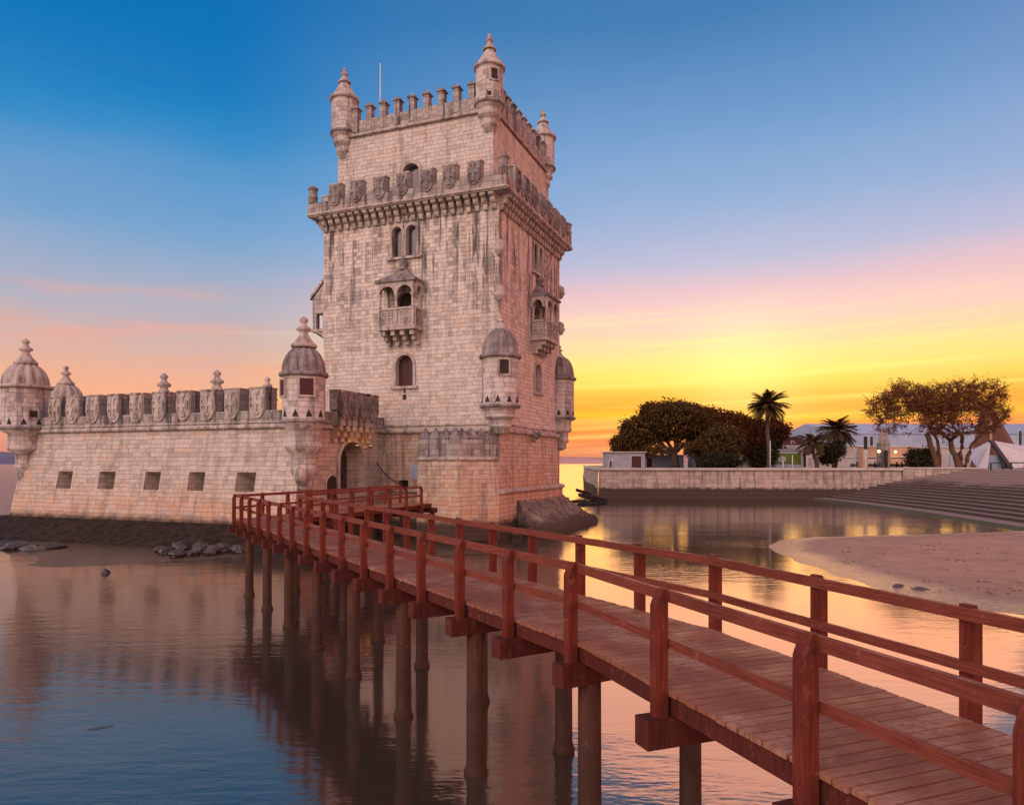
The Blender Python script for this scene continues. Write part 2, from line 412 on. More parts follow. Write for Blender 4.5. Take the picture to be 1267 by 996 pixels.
M['deck'] = wood('worn_red_planks', (.34,.14,.085), (.17,.062,.040), True, rough=.62)
M['beam'] = wood('dark_red_beam', (.105,.022,.016), (.06,.013,.010))
M['pile'] = wood('tarred_timber_pile', (.095,.031,.02), (.05,.018,.012), tide=(1.1, 2.2))

# water
def water_mat():
    m, t, b = mat('calm_river_water')
    g = t.node('ShaderNodeNewGeometry'); P = g.outputs['Position']
    sp = t.node('ShaderNodeSeparateXYZ'); t.l.new(P, sp.inputs[0])
    dist = t.vmath('LENGTH', P)
    shal = t.noise(P, .12, 3)
    t.put(b.inputs['Base Color'], t.mix(shal, (.034,.028,.021,1), (.050,.040,.030,1)))
    b.inputs['Roughness'].default_value = .10; b.inputs['IOR'].default_value = 3.2; b.inputs['Specular Tint'].default_value = (1.0, .76, .66, 1)
    n1 = t.noise(t.mapping(P, (.9, 2.6, 1), rot=(0, 0, R(-12))), 1.0, 3, .5)
    n2 = t.noise(t.mapping(P, (4.0, 8.0, 1)), 1.0, 2, .5)
    patch = t.rng(t.noise(t.mapping(P, (.06, .12, 1), (2.2, .4, 0)), 1.0, 3), .40, .62, .15, 1.0)
    right = t.rng(sp.outputs[0], -4, 6, 1.15, 1.0)
    h = t.math('ADD', t.math('MULTIPLY', n1, .014), t.math('MULTIPLY', n2, .0042))
    amp = t.math('ADD', t.math('MULTIPLY', patch, right), t.rng(sp.outputs[0], -34, -42, 0, 16.0))
    bp = t.node('ShaderNodeBump'); bp.inputs['Strength'].default_value = 1.0; bp.inputs['Distance'].default_value = 1.0
    t.put(bp.inputs['Height'], t.math('MULTIPLY', h, amp)); t.put(b.inputs['Normal'], bp.outputs[0])
    return m
M['water'] = water_mat()
def ground_mat(name, a, b2, rough, bump, scale=1.2, wet=None):
    m, t, b = mat(name)
    g = t.node('ShaderNodeNewGeometry'); P = g.outputs['Position']
    n = t.noise(P, scale, 5, .6); n2 = t.noise(P, scale*9, 4, .6); n3 = t.noise(P, scale*.15, 3)
    cc = t.mix(t.rng(n, .3, .7), a+(1,), b2+(1,))
    cc = t.mix(t.math('MULTIPLY', t.rng(n2, .55, .75), .5), cc, tuple(x*.45 for x in a)+(1,))
    cc = t.mix(t.math('MULTIPLY', t.rng(n3, .4, .7), .3), cc, tuple(x*.6 for x in a)+(1,))
    rgh = rough
    if wet:
        pz = t.node('ShaderNodeSeparateXYZ'); t.l.new(P, pz.inputs[0])
        wt = t.rng(pz.outputs[2], wet[1], wet[0])
        cc = t.mix(wt, cc, tuple(x*.5 for x in a)+(1,))
        rgh = t.math('SUBTRACT', rough, t.math('MULTIPLY', wt, rough-.2))
    t.put(b.inputs['Base Color'], cc); t.put(b.inputs['Roughness'], rgh)
    bp = t.node('ShaderNodeBump'); bp.inputs['Strength'].default_value = .7; bp.inputs['Distance'].default_value = bump
    t.put(bp.inputs['Height'], t.math('ADD', n, t.math('MULTIPLY', n2, .4))); t.put(b.inputs['Normal'], bp.outputs[0])
    return m
M['sand'] = ground_mat('tidal_sand', (.29,.16,.10), (.39,.22,.145), .85, .10, 1.0, (.05, .30))
M['mud'] = ground_mat('wet_mud', (.016,.010,.008), (.026,.016,.012), .30, .03, .8)
M['land'] = ground_mat('quay_paving', (.26,.20,.175), (.34,.26,.23), .85, .02, .7)
M['hill'] = plain('distant_hills', (.13,.13,.19), 1, .2, .002)
M['hillr'] = plain('distant_shore', (.42,.24,.22), 1, .2, .002)
M['quay'] = stone('quay_masonry', c1=(.44,.34,.295), c2=(.31,.225,.19), streak=.6, warm=.2, bw=1.6, rh=.6, zdark=(1.5, 1.85), weather=.2)
def step_mat():
    m, t, b = mat('stone_steps')
    g = t.node('ShaderNodeNewGeometry'); P = g.outputs['Position']
    pz = t.node('ShaderNodeSeparateXYZ'); t.l.new(P, pz.inputs[0])
    n = t.noise(P, 1.3, 4); nb = t.noise(P, .25, 3)
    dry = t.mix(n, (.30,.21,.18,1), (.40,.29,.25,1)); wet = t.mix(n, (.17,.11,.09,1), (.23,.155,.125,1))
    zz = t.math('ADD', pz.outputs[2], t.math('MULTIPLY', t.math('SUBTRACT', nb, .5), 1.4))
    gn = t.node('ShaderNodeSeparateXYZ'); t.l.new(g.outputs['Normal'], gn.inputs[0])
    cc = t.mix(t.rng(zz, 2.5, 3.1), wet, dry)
    cc = t.mix(t.math('MULTIPLY', t.rng(t.math('ABSOLUTE', gn.outputs[2]), .5, .3), t.rng(zz, 3.3, 2.3, .3, .8)), cc, (.045,.028,.024,1))  # upright faces painted darker as shaded risers, more so low down
    cc = t.mix(t.math('MULTIPLY', t.rng(pz.outputs[2], .27, .22), t.rng(n, .2, .4)), cc, (.06,.055,.016,1))
    t.put(b.inputs['Base Color'], cc); b.inputs['Roughness'].default_value = .75
    return m
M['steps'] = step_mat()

# ------------------------------------------------------------------ the setting
def sheet(name, m, pts, z):
    mb = MB(); mb.face([(x, y, z) for x, y in pts]); return struct(mb.build(name, m, weld=False))
sheet('water', M['water'], [(-9000,-300),(9000,-300),(9000,12000),(-9000,12000)], 0.0)

# quay land: one raised sheet behind the quay wall and the steps
WALL = [(13.3, 110.0), (46, 107.5), (58, 106.0)]
LZ = 4.55

# far hills across the river
def hills(name, pts, m, depth=900):
    """ridge given as (px, py, distance) along its crest"""
    mb = MB()
    rows = []
    for px, py, Y in pts:
        p = at(px, py, Y); rows.append([(p.x, Y-depth*.35, -1), (p.x, Y, p.z), (p.x*1.2, Y+depth, -1)])
    for i in range(len(rows)-1):
        for k in range(2): mb.face([rows[i][k], rows[i+1][k], rows[i+1][k+1], rows[i][k+1]], smooth=True)
    return struct(mb.build(name, m))
random.seed(3)
hills('hills', [(-900, 556, 4200), (-600, 550, 4200), (-400, 554, 4200), (-250, 548, 4200), (-120, 552, 4200), (-40, 556, 4200), (20, 560, 4200), (80, 564, 4200), (200, 566, 4200), (420, 571, 4200)], M['hill'])
hills('far_shore', [(480, 570, 6000), (600, 567, 6000), (690, 565, 6000), (760, 566, 6000), (840, 562, 6000), (1000, 560, 6000), (1400, 558, 6000), (1800, 560, 6000)], M['hillr'])

# sand bank on the right
def mound(name, outline, m, hgt, cell=1.0, edge=3.0, seed=1):
    """low bank: grid inside an outline, rising from below the water at its edge"""
    xs = [p[0] for p in outline]; ys = [p[1] for p in outline]
    n = len(outline)
    def sdist(x, y):
        ins = False; dm = 1e9
        for i in range(n):
            ax, ay = outline[i]; bx, by = outline[(i+1) % n]
            if (ay > y) != (by > y) and x < (bx-ax)*(y-ay)/(by-ay)+ax: ins = not ins
            tx = max(0, min(1, ((x-ax)*(bx-ax)+(y-ay)*(by-ay))/((bx-ax)**2+(by-ay)**2+1e-9)))
            dm = min(dm, math.hypot(x-ax-tx*(bx-ax), y-ay-tx*(by-ay)))
        return dm if ins else -dm
    mb = MB(); x0, x1, y0, y1 = min(xs)-cell, max(xs)+cell, min(ys)-cell, max(ys)+cell
    nx, ny = int((x1-x0)/cell)+1, int((y1-y0)/cell)+1
    from mathutils import noise as mn
    G = {}
    for i in range(nx+1):
        for j in range(ny+1):
            x, y = x0+i*cell, y0+j*cell; s_ = sdist(x, y)
            s_ += .5*mn.noise(V(x*.35, y*.35, seed))
            if s_ > -cell*1.6: G[i, j] = (V(x, y, max(-.25, hgt*(1-math.exp(-max(s_, 0)/edge)) + .06*min(s_, 0)/cell + (.04*mn.noise(V(x*.8, y*.8, seed+5)) if s_ > .5 else 0))), s_)
    for i in range(nx):
        for j in range(ny):
            k = [(i,j),(i+1,j),(i+1,j+1),(i,j+1)]
            if all(q in G for q in k): mb.face([G[q][0] for q in k], smooth=True)
    return struct(mb.build(name, m))
bank = [on(px, py)[:2] for px, py in ((1267,657),(1100,662),(1010,664),(962,668),(952,675),(962,684),(990,695),(1060,719),(1150,742),(1267,761))]
bank = [(75, 64)] + [tuple(p) for p in bank] + [(24, 22), (40, 17), (75, 16)]
sand_o = mound('sand_bank', bank, M['sand'], .55, .8, 6.0, 2)
from mathutils.bvhtree import BVHTree
BV = BVHTree.FromPolygons([v.co.copy() for v in sand_o.data.vertices], [tuple(p.vertices) for p in sand_o.data.polygons])
rs = random.Random(4); sw = MB()
for _ in range(70):
    px, py = rs.uniform(985, 1267), rs.uniform(672, 752)
    q = on(px, py, .4)
    hit_ = BV.ray_cast(V(q.x, q.y, 5), V(0,0,-1))[0]
    if hit_ is None or hit_.z < .12: continue
    q.z = hit_.z+.004
    for _k in range(rs.randint(2, 6)):
        c_ = q+V(rs.gauss(0,.25), rs.gauss(0,.2), .02); a_ = rs.uniform(0, 3.1); l_ = rs.uniform(.03,.14)
        u_ = V(math.cos(a_), math.sin(a_), 0); v_ = V(-u_.y, u_.x, 0)
        sw.face([c_-u_*l_, c_+v_*l_*.3+V(0,0,.03), c_+u_*l_, c_-v_*l_*.3+V(0,0,.01)])
M['wrack'] = plain('dry_seaweed', (.10,.06,.04), .9, .4)
so = sw.build('seaweed', M['wrack'], weld=False); so['kind'] = 'stuff'; tag(so, 'scattered dark bits of dry seaweed on the sand bank', 'seaweed')
# mud flat under the bastion
mud = [on(px, py)[:2] for px, py in ((30,700),(70,702),(140,699),(220,694),(285,690),(340,684))]
mud = [tuple(p) for p in mud] + [(-9.5,41.5), (-3,42.5), (1.5,45), (-2,52), (-13,62), (-42,66), (-38,54), (-33,47), (-29,43.5)]
mound('mud_flat', mud, M['mud'], .06, .7, 2.0, 9)

# ------------------------------------------------------------------ tower
dL = V(-.931, .364, 0).normalized(); dR = V(.364, .931, 0).normalized()
TC = V(-.94, 52, 0); TW, TD = 15.2, 14.5
def T(a, b, z): return TC + dL*a + dR*b + V(0, 0, z)
tower = thing('stone_tower', 'tall pale limestone tower with two battlemented storeys and corner turrets at the bridge end', 'tower', T(TW/2, TD/2, 0))
class Fr:
    """wall frame: x along the wall, y up, n outwards"""
    def __init__(s, o, ux, n, uz=V(0,0,1)): s.o, s.ux, s.n, s.uz = Vector(o), Vector(ux), Vector(n), Vector(uz)
    def __call__(s, x, y, n=0.0): return s.o+s.ux*x+s.uz*y+s.n*n
FL = Fr(T(0,0,0), dL, -dR); FR = Fr(T(0,0,0), dR, -dL)
FB = Fr(T(0,TD,0), dL, dR); FK = Fr(T(TW,0,0), dR, dL)        # far side, left-hand side
def arch(cx, y0, w_, h_, n=8):
    """round-headed opening"""
    r = w_/2; ys = y0+h_-r
    return [(cx-r, y0), (cx+r, y0)] + [(cx+r*math.cos(math.pi*i/n), ys+r*math.sin(math.pi*i/n)) for i in range(n+1)]
def rect(x0, y0, x1, y1): return [(x0,y0),(x1,y0),(x1,y1),(x0,y1)]
def wall_face(mb, fr, outline, holes=(), depth=.6, n=0.0, shrink=1.0):
    polys = [outline]+list(holes)
    tri = tessellate_polygon([[V(x, y, 0) for x, y in p] for p in polys])
    allp = [q for p in polys for q in p]
    for tr in tri: mb.face([fr(*allp[i], n) for i in tr])
    for h in holes:
        cx = sum(q[0] for q in h)/len(h); cy = sum(q[1] for q in h)/len(h)
        for i in range(len(h)):
            a, b_ = h[i], h[(i+1) % len(h)]
            a2 = (cx+(a[0]-cx)*shrink, cy+(a[1]-cy)*shrink); b2 = (cx+(b_[0]-cx)*shrink, cy+(b_[1]-cy)*shrink)
            mb.face([fr(*a, n), fr(*b_, n), fr(*b2, n-depth), fr(*a2, n-depth)])
def grow(p, g):
    cx = sum(q[0] for q in p)/len(p); cy = sum(q[1] for q in p)/len(p)
    r = max(math.hypot(q[0]-cx, q[1]-cy) for q in p)
    return [(cx+(q[0]-cx)*(1+g/r), cy+(q[1]-cy)*(1+g/r)) for q in p]
def surround(fr, arcp, n0, n1, wd, parent, m='trim'):
    """raised moulding round an opening (open at the sill)"""
    mb = MB()
    k = len(arcp); seq = [arcp[1]]+arcp[2:]+[arcp[0]]
    cx = (arcp[0][0]+arcp[1][0])/2
    top = max(q[1] for q in arcp); r = (arcp[1][0]-arcp[0][0])/2; ys = top-r
    def outw(q):
        if q[1] <= ys+1e-6: return (q[0]+(wd if q[0] > cx else -wd), q[1])
        dx, dy = q[0]-cx, q[1]-ys; l = math.hypot(dx, dy); return (q[0]+dx/l*wd, q[1]+dy/l*wd)
    for i in range(len(seq)-1):
        a, b_ = seq[i], seq[i+1]
        A, B = outw(a), outw(b_)
        if (a[0]-b_[0])**2+(a[1]-b_[1])**2 < 1e-9: continue
        mb.face([fr(*a, n1), fr(*b_, n1), fr(*B, n1), fr(*A, n1)])
        mb.face([fr(*A, n1), fr(*B, n1), fr(*B, n0), fr(*A, n0)])
        mb.face([fr(*a, n1), fr(*b_, n1), fr(*b_, n0), fr(*a, n0)])
    return mb.build('surround', M[m], parent)
def window(fr, outline, n, matn, name='window', parent=tower):
    mb = MB(); mb.extrude(fr, outline, n-.06, n); return mb.build(name, M[matn], parent)

ZR, ZC0, ZC1, ZP, ZM = 7.88, 23.83, 25.1, 26.0, 27.2
# --- main shaft
def face_holes(cx):
    return dict(low=arch(cx, 11.35, 1.5, 2.35), wl=arch(cx+.62, 21.2, .86, 2.35), wr=arch(cx-.62, 21.2, .86, 2.35), bal=arch(cx, 15.9, 1.5, 2.6))
shaft = MB()
hl = face_holes(7.8); hr = face_holes(8.4)
wall_face(shaft, FL, rect(0, ZR, TW, ZC1), [hl['low'], hl['wl'], hl['wr'], hl['bal']])
wall_face(shaft, FR, rect(0, ZR, TD, ZC1), [hr['low'], hr['wl'], hr['wr'], hr['bal']])
wall_face(shaft, FB, rect(0, ZR, TW, ZC1)); wall_face(shaft, FK, rect(0, ZR, TD, ZC1))
shaft.build('wall', M['wall'], tower)
lower = MB()
sq = [hit(505, TC, dL), hit(493, TC, dL)]
hole = rect(sq[0], 3.55, sq[1], 4.15)
wall_face(lower, FL, rect(0, -1, TW, ZR), [hole], .5)
wall_face(lower, FR, rect(0, -1, TD, ZR)); wall_face(lower, FB, rect(0, -1, TW, ZR)); wall_face(lower, FK, rect(0, -1, TD, ZR))
lower.build('lower_wall', M['low'], tower)
window(FL, hole, -.5, 'dark', 'vent')
# base plinth with its moulding
pl = MB()
def ring_plan(o): return [tuple(T(-o,-o,0)[:2]), tuple(T(TW+o,-o,0)[:2]), tuple(T(TW+o,TD+o,0)[:2]), tuple(T(-o,TD+o,0)[:2])]
pl.prism(ring_plan(.28), -1, 3.3, ring_plan(.22)); pl.build('plinth', M['low'], tower)
def band(name, o, z, r, m='trim', fancy=True, parent=tower):
    mb = MB(); P4 = ring_plan(o); n = 40
    for i in range(4):
        a = V(*P4[i], z); b_ = V(*P4[(i+1) % 4], z)
        pts = [a+(b_-a)*(k/n) for k in range(n+1)]
        mb.tube(pts, [r*(1+(.13 if k % 2 else -.1)) if fancy else r for k in range(n+1)], 8)
    return mb.build(name, M[m], parent)
band('plinth_moulding', .26, 3.38, .2)
band('rope_moulding', .08, ZR, .2)
band('rope_moulding', .05, ZR+.42, .08)
band('rope_moulding', .90, ZC1+.02, .12)
# --- openings
for fr, hh, cx in ((FL, hl, 7.8), (FR, hr, 8.4)):
    wd = window(fr, hh['low'], -.45, 'shutter'); surround(fr, hh['low'], 0, .10, .22, wd)
    mb = MB(); mb.extrude(fr, rect(cx-1.15, 11.12, cx+1.15, 11.33), 0, .22); mb.build('sill', M['trim'], wd)
    mb = MB(); mb.extrude(fr, rect(cx-.035, 11.4, cx+.035, 13.65), -.448, -.41); mb.build('mullion', M['door'], wd)
    for k in ('wl', 'wr'):
        wd = window(fr, hh[k], -.35, 'glass'); surround(fr, hh[k], 0, .12, .19, wd)
    mb = MB(); mb.extrude(fr, rect(cx-1.45, 21.0, cx+1.45, 21.18), 0, .25); mb.build('sill', M['trim'], wd)
    col = MB(); p = fr(cx, 21.2, .02); col.lathe(p, [(.16,0),(.16,.12),(.1,.2),(.1,1.35),(.17,1.5),(.19,1.7)], 12); col.build('column', M['trim'], wd)
    window(fr, hh['bal'], -.55, 'dark', 'window')
    # balcony
    bal = MB(); bw, bd = 1.5, 1.25
    bal.extrude(fr, rect(cx-bw-.12, 15.42, cx+bw+.12, 15.66), .003, bd+.1)
    bo = bal.build('balcony', M['trim'], tower)
    cb = MB()
    for i in range(4):
        x = cx-bw+.28+i*(2*bw-.56)/3
        for (y0, y1, dep) in ((15.05, 15.41, 1.15), (14.72, 15.05, .8), (14.4, 14.72, .45)):
            cb.extrude(fr, rect(x-.17, y0, x+.17, y1), .003, dep)
    cb.build('corbel', M['trim'], bo)
    # carved parapet: posts, rails and pierced crosses
    br_ = MB()
    def lace(frm, x0, x1, n):
        br_.extrude(frm, rect(x0, 16.92, x1, 17.08), n-.07, n+.07); br_.extrude(frm, rect(x0, 15.68, x1, 15.8), n-.07, n+.07)
        k = max(1, round((x1-x0)/1.35)); pw_ = (x1-x0)/k
        for i in range(k+1): br_.extrude(frm, rect(max(x0, x0+i*pw_-.08), 15.78, min(x1, x0+i*pw_+.08), 16.93), n-.08, n+.08)
        for i in range(k):
            c0, cy = x0+(i+.5)*pw_, 16.36
            br_.extrude(frm, rect(x0+i*pw_, 15.7, x0+(i+1)*pw_, 17.0), n-.05, n-.02)
            br_.extrude(frm, rect(c0-.07, 15.9, c0+.07, 16.82), n-.02, n+.05); br_.extrude(frm, rect(c0-.44, cy-.07, c0+.44, cy+.07), n-.02, n+.054)
            for sx_, sy_ in ((1,1),(1,-1),(-1,1),(-1,-1)):
                q = [(c0+sx_*.17, cy+sy_*.17), (c0+sx_*.42, cy+sy_*.17), (c0+sx_*.42, cy+sy_*.40), (c0+sx_*.17, cy+sy_*.40)]
                for e in range(4):
                    a, b_ = q[e], q[(e+1)%4]
                    x0_, x1_ = sorted((a[0], b_[0])); y0_, y1_ = sorted((a[1], b_[1]))
                    br_.extrude(frm, rect(x0_-.03, y0_-.03, x1_+.03, y1_+.03), n-.02, n+.04+.002*e)
    lace(fr, cx-bw, cx+bw, bd)
    side1 = Fr(fr(cx-bw, 0, 0), fr.n, -fr.ux); side2 = Fr(fr(cx+bw, 0, 0), fr.n, fr.ux)
    lace(side1, .05, bd-.1, 0); lace(side2, .05, bd-.1, 0)
    br_.build('balustrade', M['trim'], bo)
    # columns, arches and stepped roof
    for x, n in ((cx-bw+.12, bd), (cx, bd), (cx+bw-.12, bd), (cx-bw+.12, .12), (cx+bw-.12, .12)):
        cl = MB(); cl.lathe(fr(x, 17.08, n), [(.13,0),(.13,.08),(.085,.15),(.085,.75),(.14,.9),(.16,1.02)], 10)
        cl.build('column', M['trim'], bo)
    ar = MB()
    h2 = [[(q[0], q[1]) for q in arch(cx+s_*bw/2*.98, 17.9, 1.12, .75)] for s_ in (-1, 1)]
    out_ = [(cx-bw-.05, 18.05)]
    # front slab with two scalloped arches
    def scallop(frm, x0, x1, k, n0, n1):
        pts = [(x1, 19.0), (x0, 19.0), (x0, 18.08)]
        pw_ = (x1-x0)/k
        for i in range(k):
            for j in range(9):
                a = math.pi*(1-j/8); pts.append((x0+(i+.5)*pw_+math.cos(a)*(pw_/2-.12), 18.08+math.sin(a)*(.62)))
        pts.append((x1, 18.08))
        for frn in (n0, n1):
            tri = tessellate_polygon([[V(x, y, 0) for x, y in pts]])
            for tr in tri: ar.face([frm(*pts[i], frn) for i in tr])
        for i in range(len(pts)): ar.face([frm(*pts[i], n0), frm(*pts[(i+1)%len(pts)], n0), frm(*pts[(i+1)%len(pts)], n1), frm(*pts[i], n1)])
    scallop(fr, cx-bw, cx+bw, 2, bd-.13, bd+.13); scallop(side1, .02, bd-.13, 1, -.1, .12); scallop(side2, .02, bd-.13, 1, -.1, .12)
    ar.build('arcade', M['trim'], bo)
    rf = MB()
    rf.extrude(fr, rect(cx-bw-.2, 18.98, cx+bw+.2, 19.18), .003, bd+.28)
    A = [fr(cx-bw-.12, 19.18, .003), fr(cx+bw+.12, 19.18, .003), fr(cx+bw+.12, 19.18, bd+.2), fr(cx-bw-.12, 19.18, bd+.2)]
    B = [fr(cx-.75, 19.75, .003), fr(cx+.75, 19.75, .003), fr(cx+.75, 19.75, .6), fr(cx-.75, 19.75, .6)]
    for i in range(4): rf.face([A[i], A[(i+1)%4], B[(i+1)%4], B[i]])
    Cc = [fr(cx-.32, 20.15, .003), fr(cx+.32, 20.15, .003), fr(cx+.32, 20.15, .35), fr(cx-.32, 20.15, .35)]
    for i in range(4): rf.face([B[i], B[(i+1)%4], Cc[(i+1)%4], Cc[i]])
    rf.lathe(fr(cx, 20.1, .2), [(.34,0),(.36,.12),(.22,.25),(.34,.42),(.36,.62),(.2,.8),(.06,.95),(.0,1.0)], 12)
    rf.build('roof', M['grey'], bo)
# keyhole loop under the low window
mb = MB(); mb.lathe(FL(7.8, 10.55, .0), [(.17,0),(.17,.02)], 12)
kh = MB(); kh.extrude(FL, arch(7.8, 10.3, .3, .42), .0, .012); kh.extrude(FL, arch(7.8, 10.8, .16, .3), .0, .012); kh.build('gun_loop', M['dark'], tower)

# --- machicolation: corbels, slab, parapet, shield merlons
OV = .88
slab = MB(); slab.prism(ring_plan(OV), ZC1-.16, ZC1+.05)
slab.build('cornice', M['trim'], tower)
par = MB()
def ring_wall(mb, o, th, z0, z1):
    a, b_ = ring_plan(o), ring_plan(o-th)
    for i in range(4):
        j = (i+1) % 4
        mb.face([(*a[i],z0),(*a[j],z0),(*a[j],z1),(*a[i],z1)]); mb.face([(*b_[i],z0),(*b_[j],z0),(*b_[j],z1),(*b_[i],z1)])
        mb.face([(*a[i],z1),(*a[j],z1),(*b_[j],z1),(*b_[i],z1)])
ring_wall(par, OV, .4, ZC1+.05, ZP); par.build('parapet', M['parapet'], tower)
def axes(fr): return math.atan2(fr.ux.y, fr.ux.x), math.atan2(fr.n.y, fr.n.x)
# a corbel built once, its outward side along +Y of its own frame
def corbel_mesh():
    mb = MB(); fr = Fr((0,0,0), (1,0,0), (0,1,0))
    for y0, y1, dep, wd in ((0,.48,.36,.17),(.42,.88,.68,.19),(.8,1.09,1.02,.21)):
        pts = [(0, y0), (dep*.62, y0+.03), (dep*.80, y0+(y1-y0)*.35), (dep*.84, y0+(y1-y0)*.6), (dep*.8, y1), (0, y1)]
        for sgn in (-1, 1): mb.face([V(sgn*wd, n, y) for n, y in pts])
        for i in range(len(pts)):
            a, b_ = pts[i], pts[(i+1)%len(pts)]
            mb.face([V(-wd, *a), V(wd, *a), V(wd, *b_), V(-wd, *b_)])
    return mb
def side_iter():
    return ((Fr(T(0,0,0), dL, -dR), TW), (Fr(T(0,0,0), dR, -dL), TD), (Fr(T(0,TD,0), dL, dR), TW), (Fr(T(TW,0,0), dR, dL), TD))
c0 = None
for fr, ln in side_iter():
    n = 23
    rz = math.atan2(fr.n.y, fr.n.x)-math.pi/2
    for i in range(n):
        p = fr((i+.5)*ln/n, ZC0, -.02)
        if c0 is None:
            c0 = corbel_mesh().build('corbel', M['trim'], tower, (0,0,0)); c0.location = p-world_loc(tower); c0.rotation_euler = (0,0,rz)
        else: dup(c0, tower, p, rz)
def shield_poly(w_, h_, top=0.0):
    """heraldic shield outline, its top edge at y = top, with eared corners"""
    p = [(-w_/2, top), (-w_*.22, top-.05*h_), (0, top), (w_*.22, top-.05*h_), (w_/2, top), (w_*.46, top-.12*h_), (w_/2, top-.24*h_), (w_/2, top-.58*h_)]
    for i in range(1, 8):
        a = math.pi/2*i/8; p.append((w_/2*math.cos(a), top-.58*h_-.42*h_*math.sin(a)))
    p.append((0, top-h_))
    q = [(-x, y) for x, y in p[::-1] if abs(x) > 1e-6 and y < top-.01*h_ or False]
    return p+[(-x, y) for x, y in p[5:-1][::-1]]
def merlon_mesh(w_, hgt, th, shw, shh, drop):
    """block with a shield and cross on its outer (+Y) side; base at z = 0"""
    mb = MB(); fr = Fr((0,0,0), (1,0,0), (0,1,0))
    mb.box((0, -th/2, 0), (w_, th, hgt)); mb.box((0, -th/2, hgt), (w_+.1, th+.08, .09)); 
    sh = shield_poly(shw, shh, hgt-.06)
    s_ = MB(); a = [fr(x, y, .0) for x, y in sh]; b_ = [fr(x*.93, y, .11) for x, y in sh]
    cen = fr(0, hgt-.06-shh*.45, .16); n = len(sh)
    for i in range(n):
        j = (i+1) % n
        s_.face([a[i], a[j], b_[j], b_[i]]); s_.face([b_[i], b_[j], cen])
    cyy = hgt-.06-shh*.45
    for (x0, y0, x1, y1) in ((-.08*shw, cyy-.36*shh, .08*shw, cyy+.34*shh), (-.36*shw, cyy-.07*shh, .36*shw, cyy+.07*shh)):
        s_.extrude(fr, rect(x0, y0, x1, y1), .10, .205+.004*(x1-x0))
    for (cx_, cy_, wx, wy) in ((0, cyy+.34*shh, .17, .05), (0, cyy-.36*shh, .17, .05), (-.36*shw, cyy, .045, .16), (.36*shw, cyy, .045, .16)):
        s_.extrude(fr, rect(cx_-wx*shw, cy_-wy*shh, cx_+wx*shw, cy_+wy*shh), .09, .2)
    return mb, s_
def put_merlons(parent, spots, dims, mm, ms):
    first = None
    for p, rz in spots:
        if first is None:
            a, s_ = merlon_mesh(*dims)
            first = a.build('merlon', M[mm], parent, (0,0,0)); first.location = p-world_loc(parent); first.rotation_euler = (0,0,rz)
            k = s_.build('shield', M[ms], first, (0,0,0)); k.location = (0,0,0)
        else: dup(first, parent, p, rz)
spots = []
Pq = T(0, -OV, 0)
ml = [hit(px, Pq, dL) for px in (586.3, 556.2, 528.2, 498.0, 469.4, 440.8, 414.6)]
for k_, (fr, ln) in enumerate(side_iter()):
    rz = math.atan2(fr.n.y, fr.n.x)-math.pi/2
    for x in ml:
        spots.append((fr(x*ln/TW, ZP-.0, OV-.002), rz))
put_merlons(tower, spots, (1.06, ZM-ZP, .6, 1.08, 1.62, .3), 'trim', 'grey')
# plain corner merlons
for a, b_ in ((-OV, -OV), (TW+OV, -OV), (-OV, TD+OV), (TW+OV, TD+OV)):
    p = T(a+(.3 if a < 0 else -.3), b_+(.3 if b_ < 0 else -.3), ZP)
    mb = MB(); mb.lathe(p, [(.36,0),(.36,.5),(.40,.54),(.40,.62),(.34,.66),(.34,1.15),(.42,1.2),(.42,1.3),(.05,1.55),(0,1.56)], 12)
    mb.build('corner_merlon', M['parapet'], tower)

# --- upper storey
IN = .8
def U(a, b, z): return T(IN+a, IN+b, z)
UW, UD = TW-2*IN, TD-2*IN
GL = Fr(U(0,0,0), dL, -dR); GR = Fr(U(0,0,0), dR, -dL); GB = Fr(U(0,UD,0), dL, dR); GK = Fr(U(UW,0,0), dR, dL)
Z1, Z2, Z3 = 31.55, 32.7, 33.9
up = MB()
da = arch(hit(509, U(0,0,0), dL), 25.2, 1.5, 3.4); db = arch(6.6, 25.2, 1.5, 3.4)
wall_face(up, GL, rect(0, ZC1, UW, Z1), [da]); wall_face(up, GR, rect(0, ZC1, UD, Z1), [db])
wall_face(up, GB, rect(0, ZC1, UW, Z1)); wall_face(up, GK, rect(0, ZC1, UD, Z1))
up.build('upper_wall', M['upper'], tower)
for fr, h_ in ((GL, da), (GR, db)):
    wd = window(fr, h_, -.45, 'glass', 'door'); surround(fr, h_, 0, .12, .24, wd)
def uring(o): return [tuple(U(-o,-o,0)[:2]), tuple(U(UW+o,-o,0)[:2]), tuple(U(UW+o,UD+o,0)[:2]), tuple(U(-o,UD+o,0)[:2])]
rp = ring_plan; ring_plan = uring
band('rope_moulding', .12, Z1, .13)
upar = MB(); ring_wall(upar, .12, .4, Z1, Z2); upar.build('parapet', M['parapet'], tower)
ring_plan = rp
ut = MB(); ut.face([U(0,0,Z1+.1), U(UW,0,Z1+.1), U(UW,UD,Z1+.1), U(0,UD,Z1+.1)]); ut.build('terrace', M['trim'], tower)
pm = None
for fr, ln in ((GL, UW), (GR, UD), (GB, UW), (GK, UD)):
    rz = math.atan2(fr.n.y, fr.n.x)-math.pi/2
    n = 9
    for i in range(n):
        x = 1.7+(ln-3.4)*(i)/(n-1)
        p = fr(x, Z1+.25, -.12)
        if pm is None:
            mb = MB(); mb.box((0,0,0), (.46,.56,1.85)); mb.box((0,0,1.85), (.66,.72,.1)); mb.box((0,0,1.95), (.62,.66,.36), taper=.06)
            pm = mb.build('pyramid_merlon', M['parapet'], tower, (0,0,0)); pm.location = p-world_loc(tower); pm.rotation_euler = (0,0,rz)
        else: dup(pm, tower, p, rz)
